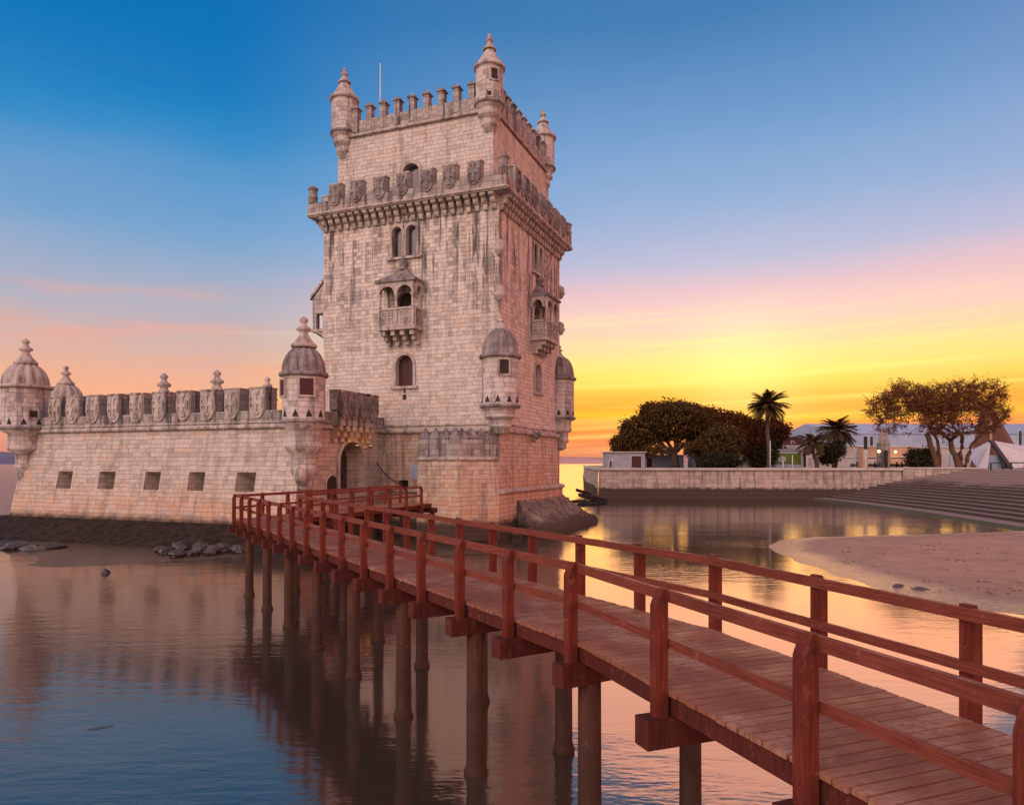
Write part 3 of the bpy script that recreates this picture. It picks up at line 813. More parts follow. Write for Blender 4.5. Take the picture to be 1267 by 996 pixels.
mb = MB(); q0 = at(470.5, 150, 57); mb.tube([V(q0.x, q0.y, Z1+.1), V(q0.x, q0.y, 37.2)], [.07,.04], 8); mb.build('flagpole', M['white'], tower)

def finial(o, s_=1.0, n=16):
    return [(.62*s_, 0), (.66*s_, .12*s_), (.48*s_, .3*s_), (.30*s_, .55*s_), (.22*s_, .7*s_), (.20*s_, .78*s_), (.36*s_, .88*s_), (.38*s_, .98*s_), (.2*s_, 1.1*s_), (.13*s_, 1.25*s_), (.22*s_, 1.36*s_), (.22*s_, 1.44*s_), (.09*s_, 1.56*s_), (0, 1.62*s_)]
def turret(parent, o, r, zs, dome_h, fin_s, wins=(), slim=False, dm='grey', shut='dark', corb_r=.5, tri=True, bm_='tur', ribs=12):
    """round corner turret: corbelled foot, drum, moulding, ribbed dome and finial. zs = foot, drum base, eave (world z)"""
    z0, z1, z2 = zs; o = V(o[0], o[1], 0)
    mb = MB()
    hC = z1-z0
    m1, m2 = r*(corb_r+(1-corb_r)*.62), r*(corb_r+(1-corb_r)*.2)
    pf = [(m2*.35, z0), (m2*.75, z0+hC*.06), (m2*.8, z0+hC*.22), (m2*1.02, z0+hC*.27), (m2*1.08, z0+hC*.31), (m2*1.02, z0+hC*.35), (m2, z0+hC*.37), (m2, z0+hC*.55), (m1*1.02, z0+hC*.60), (m1*1.07, z0+hC*.65), (m1*1.02, z0+hC*.69), (m1, z0+hC*.71), (m1, z0+hC*.9), (r*1.04, z0+hC*.96), (r*1.04, z1-.03), (r, z1)]
    pf += [(r, z2-.12), (r, z2)]
    mb.lathe(o, pf, 32)
    root = mb.build('turret', M[bm_], parent)
    mb = MB(); mb.lathe(o, [(r*1.0, z1-.1), (r*1.10, z1-.08), (r*1.12, z1+.02), (r*1.1, z1+.12), (r*1.0, z1+.14)], 32); mb.build('moulding', M['grey'], root)
    mb = MB()
    e = [(r*1.0, z2-.16), (r*1.13, z2-.12), (r*1.16, z2), (r*1.12, z2+.12)]
    if slim: dome = [(r*1.12, z2+.12)]+[(r*(1.08-.78*k**.9), z2+.12+dome_h*k**1.1) for k in (.15,.3,.45,.6,.75,.9,1.0)]
    else: dome = [(r*1.02*math.cos(math.pi/2*k)**.8 if k < 1 else 0.0, z2+.12+dome_h*math.sin(math.pi/2*k), 1) for k in (0,.12,.25,.38,.5,.62,.74,.86)]
    mb.lathe(o, e+dome, 96, ribs, .15 if not slim else 0); mb.build('dome', M[dm], root)
    mb = MB(); top = dome[-1][1]-.08; mb.lathe((o.x, o.y, top), finial(o, fin_s), 16); mb.build('finial', M['trim'], root)
    for ang, zb, ww, hh, mt in wins:
        a = ang; n = V(math.cos(a), math.sin(a), 0); ux = V(-n.y, n.x, 0)
        fr = Fr(o+n*(r*math.cos(ww/2/r)), ux, n)
        mb = MB(); sg_ = r*(1-math.cos(ww/2/r))+.03; mb.extrude(fr, rect(-ww/2, zb, ww/2, zb+hh), -.1, sg_); wv = mb.build('window', M[mt], root)
        mb = MB()
        for x0, y0, x1, y1 in ((-ww/2-.12, zb-.12, -ww/2, zb+hh+.12), (ww/2, zb-.12, ww/2+.12, zb+hh+.12), (-ww/2, zb+hh, ww/2, zb+hh+.12), (-ww/2, zb-.12, ww/2, zb)):
            mb.extrude(fr, rect(x0, y0, x1, y1), -.1, sg_+.025)
        mb.build('frame', M['trim'], wv)
    if tri:
        for k in range(10):
            a = 2*math.pi*k/10+.2; n = V(math.cos(a), math.sin(a), 0); ux = V(-n.y, n.x, 0); fr = Fr(o+n*r*.985, ux, n)
            mb = MB(); mb.extrude(fr, [(-.2, z1+.3), (.2, z1+.3), (0, z1+.78)], -.05, .035); mb.build('loophole', M['dark'], root)
    return root
def face_cam(o, off=0.0): return math.atan2(-o[1], -o[0])+off
# lower corner turrets of the tower
o = T(-.05, .0, 0)+V(.05,-.15,0); turret(tower, o, 1.33, (7.5, 9.5, 13.1), 1.95, .72, [(face_cam(o, .2), 11.75, .68, 1.0, 'dark')])
o = T(.02, TD+.05, 0); turret(tower, o, 1.33, (6.6, 9.5, 13.1), 1.95, .72, [(face_cam(o, -.5), 11.2, .6, .9, 'dark')])
o = T(TW, TD, 0); turret(tower, o, 1.33, (7.5, 9.5, 13.1), 1.95, .72)
# upper corner turrets
for a, b_, wn in ((0,0,1), (UW,0,0), (0,UD,0), (UW,UD,0)):
    o = U(a, b_, 0)+(dL*(.42 if a == 0 else -.42))+(dR*(.30 if b_ == 0 else -.30))
    w_ = [(face_cam(o, .35), 33.55, .5, .75, 'dark'), (face_cam(o, .0), 32.3, .3, .3, 'dark')] if wn else []
    turret(tower, o, 1.03, (29.85, 32.0, 34.8), 1.3, .80, w_, slim=True, dm='trim', tri=False)
# carved knobs up the two right-hand corners
for b_ in (0.0, TD):
    for z in (20.9, 17.6):
        p = T(-.08, b_+(-.08 if b_ == 0 else .08), z); mb = MB()
        mb.lathe(p, [(0.0,-.5),(.18,-.42),(.26,-.25),(.36,-.1),(.42,.08),(.3,.2),(.36,.35),(.3,.55),(.12,.7),(0,.75)], 12); mb.build('carved_boss', M['trim'], tower)
# beasts on the rope moulding of the right face
for b_ in (6.6,):
    mb = MB(); fr = FR
    for n, z, r in ((.25, ZR-.05, .3), (.55, ZR-.25, .27), (.8, ZR-.05, .22), (.35, ZR-.55, .22)):
        p = fr(b_, z, n); mb.lathe(p, [(0,-r),(r*.7,-r*.7),(r,0),(r*.7,r*.7),(0,r)], 10)
    mb.build('gargoyle', M['grey'], tower)
# box machicolation on the left-hand side, open at both ends
bx = MB(); fk = FK; b0, b1, pr = .5, 2.6, 1.45
for bb, sgn in ((b0, -1), (b1, 1)):
    fr2 = Fr(T(TW, bb, 0), dL, dR*sgn)
    out_ = [(0, 15.3), (.75, 15.9), (pr, 16.15), (pr, 18.8), (0, 20.4)]
    for nn in (0, -.28): wall_face(bx, fr2, out_, [rect(.45, 16.35, 1.1, 17.6)], .28 if nn == 0 else .001, nn)
front = Fr(T(TW, b0, 0), dR, dL)
wall_face(bx, front, rect(0, 16.15, b1-b0, 18.8), [rect(.6, 16.5, 1.5, 17.7)], .25, pr)
bx.face([front(0,16.15,pr), front(b1-b0,16.15,pr), front(b1-b0,15.3,0), front(0,15.3,0)])
bx.extrude(Fr(T(TW,b0-.12,0), dL, dR), [(0,20.5),(0,20.7),(pr+.2,18.98),(pr+.2,18.74)], 0, b1-b0+.24)
bx.extrude(Fr(T(TW,b0-.1,0), dL, dR), rect(0, 16.1, pr+.12, 16.28), 0, b1-b0+.2)
bx.build('guard_box', M['tur'], tower)

# outwork at the foot, in front of the left face
ow = thing('outwork', 'low stone outwork with a row of pyramid stones against the tower foot', 'outwork', T(4, -2, 0))
OF = 3.0
def fl2(px): return T(0,-OF,0)+dL*hit(px, T(0,-OF,0), dL)
A_, B_ = fl2(517.5), fl2(568); C_ = T(-.15,-.55,0); D_ = T(-.1, -.01, 0); E_ = A_+dR*(OF-.01)
plan = [tuple(p[:2]) for p in (A_, B_, C_, D_, E_)]
cen = V(sum(p[0] for p in plan)/5, sum(p[1] for p in plan)/5, 0)
def scale_plan(k): return [tuple((cen+(V(x, y, 0)-cen)*k)[:2]) for x, y in plan]
mb = MB(); mb.prism(scale_plan(1.05), -1, 5.75, plan); mb.build('wall', M['low'], ow)
mb = MB(); mb.prism(plan, 5.755, 7.1); mb.build('parapet', M['parapet'], ow)
mb = MB()
for i in (0, 1):
    a, b_ = V(*plan[i], 5.75), V(*plan[i+1], 5.75); mb.tube([a+(b_-a)*k/24 for k in range(25)], [.13+.03*(k%2) for k in range(25)], 8)
mb.build('rope_moulding', M['trim'], ow)
ps = None
for i, n in ((0, 4), (1, 4)):
    a, b_ = V(*plan[i], 7.1), V(*plan[i+1], 7.1); dd = (b_-a).normalized()
    rz = math.atan2(dd.y, dd.x)
    inn = V(-dd.y, dd.x, 0); inn = inn if inn.dot(cen-a) > 0 else -inn
    for k in range(n):
        p = a+(b_-a)*((k+.5)/n)+inn*.36
        if ps is None:
            mb = MB(); mb.box((0,0,0), (.9,.7,.12)); mb.box((0,0,.12), (.86,.66,.75), taper=.05)
            ps = mb.build('pyramid_merlon', M['grey'], ow, (0,0,0)); ps.location = p-world_loc(ow); ps.rotation_euler = (0,0,rz)
        else: dup(ps, ow, p, rz)
# rubble apron below the right face
def rough_apron():
    from mathutils import noise as mn
    mb = MB(); n1, n2 = 90, 24
    path_in = [T(-.3, 3.0, 0), T(-.3, TD+.3, 0), T(3, TD+.3, 0)]
    path_out = [T(-3.3, 1.2, 0), T(-2.9, TD+2.6, 0), T(2, TD+3.5, 0)]
    def lerp(path, t):
        seg = (path[1]-path[0]).length; s2 = (path[2]-path[1]).length; L_ = seg+s2; x = t*L_
        return path[0]+(path[1]-path[0])*(x/seg) if x < seg else path[1]+(path[2]-path[1])*((x-seg)/s2)
    G = []
    for i in range(n1+1):
        row = []
        for j in range(n2+1):
            t, v = i/n1, j/n2
            p = lerp(path_in, t).lerp(lerp(path_out, t), v)
            z = 2.45-2.1*v**.9
            p.z = z+.22*mn.noise(V(p.x*.5, p.y*.5, 3))*(1 if v < .9 else .4)+.16*mn.noise(V(p.x*1.3, p.y*1.3, 7))+.30*abs(mn.noise(V(p.x*2.3, p.y*2.3, 2)))+.14*mn.noise(V(p.x*5.1, p.y*5.1, 4))
            row.append(p)
        row.append(row[-1]+(lerp(path_out, i/n1)-lerp(path_in, i/n1))*.08+V(0,0,-1.2))
        G.append(row)
    for i in range(n1):
        for j in range(n2+1): mb.face([G[i][j], G[i+1][j], G[i+1][j+1], G[i][j+1]])
    mb.face([g for g in G[0]]+[V(G[0][0].x, G[0][0].y, -1)])
    return mb
o = rough_apron().build('rubble_apron', M['apron'], None, T(-2,8,0)); tag(o, 'dark sloping rubble apron spread along the foot of the tower', 'stone apron')

# ------------------------------------------------------------------ bastion
F0 = V(-13.5, 46.6, 0); BL = 26.0; F1 = F0+dL*BL
bastion = thing('bastion', 'long low bastion with shield battlements, gun ports and domed turrets left of the tower', 'bastion', F0+dL*13+dR*4)
ZB0, ZBP, ZBM, SK = 1.4, 8.95, 10.45, 1.15
# battered front wall with gun ports
up_ = (V(0,0,1)*(ZR-ZB0)+dR*SK).normalized(); sl = math.hypot(ZR-ZB0, SK)
fb = Fr(F0+V(0,0,ZB0)-dR*SK, dL, -(dR*(ZR-ZB0)-V(0,0,1)*SK).normalized(), up_)
bw = MB(); ports = []
for px0, px1 in ((291,315),(232,252),(178,197),(121,141),(70,88)):
    Pm = F0-dR*.7
    s0, s1 = sorted((hit(px0, Pm, dL), hit(px1, Pm, dL)))
    ports.append((s0, s1))
holes = [rect(s0, 2.2, s1, 3.5) for s0, s1 in ports]
wall_face(bw, fb, [(0,0),(BL+.6,0),(BL+.05,sl),(0,sl)], holes, 1.6, 0, .72)
# other sides, plain battered
F2, F3 = V(-43.5,70,0), V(-36,92,0)
plan_t = [F0, F1, F2, F3, V(-14,84,0)]
def bout(k):
    cc = V(-26,66,0); return [p+(p-cc).normalized()*k for p in plan_t]
pb, pt = bout(1.3), bout(0)
for i in (1, 2, 3): bw.face([V(*pb[i][:2], ZB0), V(*pb[i+1][:2], ZB0), V(*pt[i+1][:2], ZR), V(*pt[i][:2], ZR)])
fd = Fr(F0+dL*.0, dR, -dL)                                    # wall with the gate, runs back to the tower
GD = 9.6
def dx(px): return hit(px, F0, dR)
d0, d1 = dx(419), dx(449)
gate = arch((d0+d1)/2, 3.05, d1-d0, 3.95, 12); postern = arch(dx(410), 3.0, 1.3, 1.6)
wall_face(bw, fd, rect(0, 0, GD+1.5, ZR), [gate], 1.3, 0, .86)
bw.face([V(*p[:2], ZR+.3) for p in plan_t])
bw.face([fb(0,0), F0+V(0,0,-1), F0+V(0,0,ZR)]); bw.face([fb(0,0), fb(0,0)-V(0,0,2), F0+V(0,0,-1)])
bw.build('wall', M['bast'], bastion)
for s0, s1 in ports:
    mb = MB(); cx_, cy_ = (s0+s1)/2, 2.85; k = .72
    mb.extrude(fb, rect(cx_-(s1-s0)/2*k, cy_-.65*k, cx_+(s1-s0)/2*k, cy_+.65*k), -1.7, -1.6); g = mb.build('gun_port', M['bast'], bastion)
    mb = MB(); mb.extrude(fb, rect(cx_-(s1-s0)*.30, cy_-.40, cx_+(s1-s0)*.05, cy_+.4), -1.59, -1.55); mb.build('opening', M['dark'], g)
gc = (d0+d1)/2; gd = [(gc+(q[0]-gc)*.86, q[1]) for q in gate]
dr_ = window(fd, gd, -1.25, 'door', 'gate', bastion); surround(fd, gate, 0, .15, .3, dr_)
mb = MB(); mb.extrude(fd, rect(gc-.05, 3.1, gc+.05, 6.6), -1.248, -1.2); mb.build('mullion', M['dark'], dr_)
nw = window(fd, postern, .02, 'dark', 'niche', bastion); surround(fd, postern, 0, .1, .16, nw)
# stained skirt under the front
sk = MB()
def P3(p, z): return V(p[0], p[1], z)
row = []
n = 48
from mathutils import noise as mn
for i in range(n+1):
    s_ = -1.5+(BL+3.2)*i/n; r_ = []
    for j in range(7):
        v = j/6; p = F0+dL*s_-dR*(SK+.02+v*3.8+.25*mn.noise(V(s_*.5, v*3, 1))*v)
        r_.append(P3(p, ZB0+.02-v*1.85+.12*mn.noise(V(s_*.9, v*4, 5))*(1 if 0 < j else 0)))
    row.append(r_)
for i in range(n):
    for j in range(6): sk.face([row[i][j], row[i+1][j], row[i+1][j+1], row[i][j+1]])
sk.face(row[-1]+[P3(F1+dR*3, -.8), P3(F1+dR*3, ZB0)]); sk.face(row[0]+[P3(F0+dR*5, -.8), P3(F0+dR*5, ZB0)])
sk.build('footing', M['algae'], bastion)
# ledge, rope, parapet, merlons
pw = MB()
fpar = Fr(F0, dL, -dR)
pw.extrude(fpar, rect(0, ZR+.1, BL, ZBP), -.9, .12); pw.extrude(fd, rect(0, ZR+.1, GD, ZBP), -.8, .1)
for i in (1, 2, 3):
    a, b_ = plan_t[i], plan_t[i+1]; dd = (b_-a); ln = dd.length; dd.normalize(); nn = V(dd.y, -dd.x, 0)
    nn = nn if nn.dot(a-V(-26,66,0)) > 0 else -nn
    pw.extrude(Fr(a, dd, nn), rect(.3, ZR+.1, ln-.3, ZBP), -.8, .1)
pw.build('parapet', M['parapet'], bastion)
rp_ = MB()
for fr, ln in ((fpar, BL), (fd, GD)):
    for z, r in ((ZR+.02, .17), (ZR+.3, .07)):
        m_ = 100; rp_.tube([fr(ln*k/m_, z, .14) for k in range(m_+1)], [r*(1.1 if k % 2 else .85) for k in range(m_+1)], 8)
rp_.build('rope_moulding', M['trim'], bastion)
spots = []; rzf = math.atan2(-dR.y, -dR.x)-math.pi/2
for px in (70.5, 92, 117, 143.5, 171, 199, 229, 259, 289, 320):
    spots.append((F0-dR*.12+dL*hit(px, F0, dL)+V(0,0,ZBP-.02), rzf))
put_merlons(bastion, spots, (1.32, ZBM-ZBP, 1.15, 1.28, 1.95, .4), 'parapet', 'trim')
# far battlements seen from behind
far = MB()
for i in (1, 2, 3):
    a, b_ = plan_t[i], plan_t[i+1]; ln = (b_-a).length; dd = (b_-a).normalized()
    k = int(ln/2.6)
    for q in range(k):
        p = a+dd*((q+.5)*ln/k); mb = MB(); mb.box(P3(p, ZBP), (1.75, .9, ZBM-ZBP), dd, V(-dd.y, dd.x, 0)); mb.build('rear_merlon', M['parapet'], bastion)
# pinnacles standing on the terrace
for px, top, Y, s_ in ((203, 461, 60, 1.35), (268.5, 457, 58, 1.3), (331, 466, 57, .95)):
    p = at(px, top, Y); base = P3(p, p.z-2.05*s_); mb = MB()
    mb.lathe(base, [(.72*s_, -2.5), (.72*s_, 0), (.85*s_, .06*s_), (.8*s_, .2*s_)]+[(r*1.0, z+.25*s_) for r, z in finial(0, s_*1.1)], 14); mb.build('pinnacle', M['trim'], bastion)
# turrets
o = F0-dR*.1+V(.05,0,0); turret(bastion, o, 1.36, (3.6, 8.1, 11.15), 1.75, 1.28, [(face_cam(o, .12), 9.75, .85, 1.05, 'shutter'), (face_cam(o, -1.25), 9.75, .8, 1.0, 'shutter')], corb_r=.5)
o = F1-dR*.2+dL*.1; turret(bastion, o, 1.62, (3.9, 8.1, 11.35), 1.75, 1.28, [(face_cam(o, .3), 8.95, .55, .5, 'dark')], dm='trim', corb_r=.28)
o = F2; turret(bastion, o, 1.55, (4.5, 8.1, 11.3), 1.75, 1.2, dm='trim')
# machicolated box above the gate
bxm = MB(); g0, g1 = dx(407), dx(456)
bxm.extrude(fd, rect(g0, ZR+.15, g1, 9.1), .1, .75)
gb = bxm.build('gate_box', M['parapet'], bastion)
first = None
nmer = 4
for k in range(nmer):
    x = g0+(g1-g0)*(k+.5)/nmer
    p = fd(x, 9.08, .76); rz = math.atan2(fd.n.y, fd.n.x)-math.pi/2
    if first is None:
        a, s_ = merlon_mesh(1.6, 1.3, .6, 1.3, 1.8, .4); first = a.build('merlon', M['parapet'], bastion, (0,0,0)); first.location = p-world_loc(bastion); first.rotation_euler = (0,0,rz)
        s_.build('shield', M['grey'], first, (0,0,0)).location = (0,0,0)
    else: dup(first, bastion, p, rz)
mb = MB()
for k in range(6):
    x = g0+(g1-g0)*(k+.5)/6
    for y0, y1, dep in ((ZR-.22, ZR+.14, .72), (ZR-.58, ZR-.22, .5), (ZR-.95, ZR-.58, .28)): mb.extrude(fd, rect(x-.22, y0, x+.22, y1), .003, dep)
mb.build('corbel', M['low'], gb)
# lion mask under the turret
mb = MB(); p = F0-dR*.75+dL*(-.35)+V(0,0,4.6)
mb.lathe(p, [(0,-.55),(.3,-.5),(.42,-.2),(.5,.1),(.42,.4),(.2,.55),(0,.58)], 12)
mb.lathe(p-dR*.35+V(.1,0,-.1), [(0,-.25),(.2,-.2),(.26,0),(.18,.2),(0,.25)], 10); mb.build('lion_mask', M['trim'], bastion)

# floodlights warming the corbels above the gate
for k, px in enumerate((430, 447)):
    p = fd(dx(px), ZR-1.2, .8)
    t = thing('floodlight', ('small amber floodlight under the gate box, the one nearer the domed turret', 'small amber floodlight under the gate box, the one nearer the tower wall')[k], 'floodlight', p, 'floodlights over the gate')
    mb = MB(); mb.box(p+V(0,0,-.12), (.22,.16,.14)); mb.tube([p+V(0,0,-.1), p+dL*.9+V(0,0,-.25)], .025, 6); mb.build('housing', M['darksteel'], t)
    m_, tt, bb = mat('amber_lamp'); bb.inputs['Emission Color'].default_value = (1,.5,.12,1); bb.inputs['Emission Strength'].default_value = 1.2
    mb = MB(); mb.box(p+V(0,0,.02), (.18,.12,.03)); mb.build('lens', m_, t)
    ld = bpy.data.lights.new('floodlight_lamp', 'POINT'); lo = bpy.data.objects.new('floodlight_lamp', ld); COL.objects.link(lo)
    ld.energy = 9; ld.color = (1,.42,.06); ld.shadow_soft_size = .08; lo.parent = t; lo.location = (0, 0, .15)
# chain from the gate box to the outwork
mb = MB(); a, b_ = FL(hit(457, TC, dL)-.1, 6.4, .1), fl2(497)+V(0,0,3.9)
mb.tube([a.lerp(b_, k/12)+V(0,0,-.5*math.sin(math.pi*k/12)) for k in range(13)], .045, 6)
tag(mb.build('chain', M['darksteel'], None, a), 'dark slack chain hanging from the tower wall beside the gate', 'chain')
# notice on the wall
sg = FL(hit(513.5, TC, dL), 4.75, .06); t = thing('notice_board', 'small pale blue notice board fixed to the wall beside the outwork', 'sign', sg)
mb = MB(); mb.extrude(Fr(sg, dL, -dR), rect(-.32, -.45, .32, .5), -.055, 0); mb.build('board', M['bluewhite'], t)
mb = MB()
for x0, y0, x1, y1 in ((-.36,-.49,.36,-.45),(-.36,.5,.36,.54),(-.36,-.45,-.32,.5),(.32,-.45,.36,.5)): mb.extrude(Fr(sg, dL, -dR), rect(x0,y0,x1,y1), -.055, .02)
mb.build('frame', M['greypole'], t)

# ------------------------------------------------------------------ footbridge
DZ = H-2.4; RT = H-1.35                   # deck and handrail heights
def rail_pt(px, x0, y0, vp):
    """point of a handrail in plan: pixel column on the line through (x0,y0) vanishing at vp"""
    s_ = (y0-HY)/(x0-vp); Y = 1.35*F/(s_*(px-vp)); return V((px-CX)/F*Y, Y, 0)
bridge = thing('footbridge', 'long red stained timber footbridge on piles, bending towards the gate of the bastion', 'footbridge', (0, 14, 0))
Lp_far = [rail_pt(px, 711, 697, 100) for px in (711,629,569,521,482,450,423,400,381,364)]
stp = (Lp_far[-1]-Lp_far[0])/9
Lp = [Lp_far[0]+stp*k for k in range(16)]
Rp0 = rail_pt(881, 881, 688, 100); dirf = stp.normalized()
nrm = V(dirf.y, -dirf.x, 0)
wid = (Rp0-Lp[0]).dot(nrm)
Rp = [Rp0+stp*k*1.0 for k in range(15)]
Ln = [rail_pt(px, 711, 697, 300) for px in (822, 1005, 1288)]
dn = (Ln[1]-Ln[0]).normalized(); Ln += [Ln[2]+dn*2.1*k for k in range(1, 6)]
Rn = [rail_pt(px, 881, 688, 300) for px in (1008, 1195)]
dn2 = dn; Rn += [Rn[1]+dn2*1.95*k for k in range(1, 7)]
# second arm, turning along the gate wall
d2 = dR
E0 = Lp[15]; LA = [E0+d2*1.75*k for k in range(0, 9)]
E1 = Rp[14]; E1b = E0+d2*0+V(d2.y, -d2.x, 0)*2.3
RA = [E1+d2*1.75*k for k in range(1, 8)]
left_path = Ln[::-1]+Lp; right_path = Rn[::-1]+Rp
def resample(path, n):
    L_ = [0]
    for i in range(len(path)-1): L_.append(L_[-1]+(path[i+1]-path[i]).length)
    outp = []
    for k in range(n+1):
        x = L_[-1]*k/n; i = 0
        while i < len(path)-2 and L_[i+1] < x: i += 1
        outp.append(path[i]+(path[i+1]-path[i])*((x-L_[i])/(L_[i+1]-L_[i])))
    return outp
def planks(mb, l0, l1, r0, r1, n, z=DZ, gap=.022, th=.05, inset=.02):
    for k in range(n):
        a0, a1 = l0.lerp(l1, k/n), l0.lerp(l1, (k+1)/n); b0, b1 = r0.lerp(r1, k/n), r0.lerp(r1, (k+1)/n)
        ta = (a1-a0).normalized()*gap/2; tb = (b1-b0).normalized()*gap/2
        cr = (b0-a0).normalized()*(inset+random.uniform(-.012, .012)); cr2 = (b0-a0).normalized()*(inset+random.uniform(-.012,.012))
        q = [a0+ta+cr, b0+tb-cr2, b1-tb-cr2, a1-ta+cr]
        dz_ = random.uniform(-.004, .004); w_ = (b0-a0).length; off = random.uniform(0, 50)
        top = [V(p.x, p.y, z+dz_) for p in q]; bot = [V(p.x, p.y, z+dz_-th) for p in q]
        uvq = [(off, off), (off+w_, off), (off+w_, off+.2), (off, off+.2)]
        mb.face(top, uvq)
        for i in range(4): mb.face([bot[i], bot[(i+1)%4], top[(i+1)%4], top[i]], uvq)
random.seed(11)
dk = MB()
bendL, bendR = Lp[0], Rp[0]
perp = V(dirf.y, -dirf.x, 0); perpn = V(dn.y*-1, dn.x, 0)
if perpn.dot(perp) < 0: perpn = -perpn
out_l = .03                                # planks reach to the inner face of the posts
# far part: square planks from a mitred start
nA = int((Lp[15]-Lp[0]).length/.16)
a_l = [Lp[0].lerp(Lp[15], k/nA) for k in range(nA+1)]
RE = Lp[15]+perp*wid
planks(dk, Lp[0], Lp[15], Rp0, RE, nA)
# near part
Lend = Ln[-1]; Rend = Rn[-1]
Rend_m = Lend+perpn*((Rn[1]-Ln[1]).dot(perpn))
nB = int((Lend-bendL).length/.16)
planks(dk, Lend, bendL, Rend_m, bendR, nB)
# second arm deck
LAe = LA[-1]; nC = int((LAe-E0).length/.21)
W2 = 2.15; p2 = V(d2.y, -d2.x, 0)
planks(dk, E0+p2*.0+d2*1.9, LAe, E0+p2*W2+d2*1.9, LAe+p2*W2, nC)
dk.face([V(*p[:2], DZ-.003) for p in (E0, RE, E0+p2*W2+d2*1.9, E0+d2*1.9)])
dk.build('deck', M['deck'], bridge)
# stringers under the deck
def stringer(a, b_): mb = MB(); mb.beam(P3(a, DZ-.16), P3(b_, DZ-.16), .09, .2); mb.build('stringer', M['beam'], bridge)
for off in (.10, wid/2, wid-.10):
    stringer(Lp[0]+perp*off, Lp[15]+perp*off); stringer(bendL+perpn*off, Lend+perpn*off)
for off in (.1, W2-.1): stringer(E0+p2*off, LAe+p2*off)
# post: built once, its outer side towards -X of its own frame, foot below the deck
def post_mesh():
    mb = MB(); z0, zt = -.42, RT-DZ+.02
    prof = [(-.075, z0), (.065, z0), (.065, zt), (-.0, zt), (-.075, zt-.17)]
    for sgn in (-1, 1): mb.face([V(x, sgn*.066, z) for x, z in prof])
    for i in range(len(prof)):
        a, b_ = prof[i], prof[(i+1) % len(prof)]
        mb.face([V(a[0], -.066, a[1]), V(b_[0], -.066, b_[1]), V(b_[0], .066, b_[1]), V(a[0], .066, a[1])])
    for zz in (-.1, -.3): mb.box(V(-.079, 0, zz), (.012, .03, .03))
    return mb
post0 = None
def post(p, ux):
    """ux points outwards, away from the deck"""
    global post0
    rz = math.atan2(-ux.y, -ux.x)
    p = P3(p, DZ)+ux*.06
    if post0 is None:
        post0 = post_mesh().build('post', M['post'], bridge, (0,0,0)); post0.location = p-world_loc(bridge); post0.rotation_euler = (0,0,rz)
    else: dup(post0, bridge, p, rz)
for p in Lp: post(p, -perp)
for p in Ln: post(p, -perpn)
for p in Rp[:15]: post(p, perp)
for p in Rn: post(p, perpn)
for p in LA[1:]: post(p, -p2)
RA = [E0+p2*W2+d2*(2.0+1.75*k) for k in range(0, 7)]
for p in RA: post(p, p2)
def rails(path, inn):
    for i in range(len(path)-1):
        a, b_ = path[i]+inn*.045, path[i+1]+inn*.045
        mb = MB(); mb.beam(P3(a, RT-.058), P3(b_, RT-.058), .062, .116)
        mb.build('handrail', M['rail'], bridge)
        mb = MB(); mb.beam(P3(a, DZ+.5), P3(b_, DZ+.5), .05, .10); mb.build('mid_rail', M['rail'], bridge)
rails([Lend, Ln[2], bendL], perpn); rails([bendL, Lp[5], Lp[10], Lp[15]], perp)
rails([Rn[-1], Rn[1], bendR], -perpn); rails([bendR, Rp[5], Rp[10], Rp[14]], -perp)
rails([E0, LA[5], LA[-1]], p2); rails([RA[0], RA[-1]], -p2)
# cross beams and piles
def cross(a, ux, wd_, pile):
    mb = MB(); mb.beam(P3(a-ux*.28, DZ-.42), P3(a+ux*(wd_+.28), DZ-.42), .26, .30); mb.build('cross_beam', M['beam'], bridge)
    if pile:
        for off in (.25, wd_-.02):
            q = a+ux*off
            if random.random() < .5: jx = 0
            mb = MB(); mb.lathe(P3(q, 0), [(.18,-1.5),(.20,-.02),(.215,.05),(.19,.10),(.165,.2),(.158,DZ-.56)], 16); mb.build('pile', M['pile'], bridge)
for i, p in enumerate(Lp): cross(p, perp, wid, i % 2 == 0)
for i, p in enumerate(Ln): cross(p, perpn, wid, i % 2 == 1)
for i, p in enumerate(LA[1:]): cross(p, p2, W2, i % 2 == 1)

# ------------------------------------------------------------------ rocks, wreckage, floating bits
def rock(name, label, cat, p, s, group=None, m='rock', seed=0):
    from mathutils import noise as mn
    bm = bmesh.new(); bmesh.ops.create_icosphere(bm, subdivisions=3, radius=1)
    for v in bm.verts:
        n = v.co.normalized(); k = 1+.35*mn.noise(n*1.3+V(seed*3.1, seed, 0))+.14*mn.noise(n*3.5+V(seed, 0, 2))
        # facets
        v.co = Vector((n.x*s[0]*k, n.y*s[1]*k, n.z*s[2]*k))
    me = bpy.data.meshes.new(name); bm.to_mesh(me); bm.free(); me.materials.append(M[m])
    o = bpy.data.objects.new(name, me); COL.objects.link(o); o.location = p; o.rotation_euler = (0,0,seed*1.7)
    return tag(o, label, cat, group)
random.seed(5)
for k in range(22):
    px = 196+k*4.6+random.uniform(-3, 3); py = 689-random.uniform(0, 9)-(k*.15)
    p = on(px, py, .05); s_ = random.uniform(.25, .55)*(1 if k > 4 else .6)
    rock('boulder', 'dark wet boulder in the row at the foot of the bastion beside the bridge', 'boulder', p+V(0,0,s_*.25), (s_*1.3, s_, s_*.75), 'boulders at the foot of the bastion', seed=k+1)
rock('boulder', 'flat dark boulder awash at the far left below the bastion, nearer the picture edge', 'boulder', on(20, 677, .05), (1.1,.8,.35), None, seed=40)
rock('boulder', 'flat dark boulder awash right of the one at the picture edge', 'boulder', on(54, 678, .05), (1.3,.7,.35), None, seed=41)
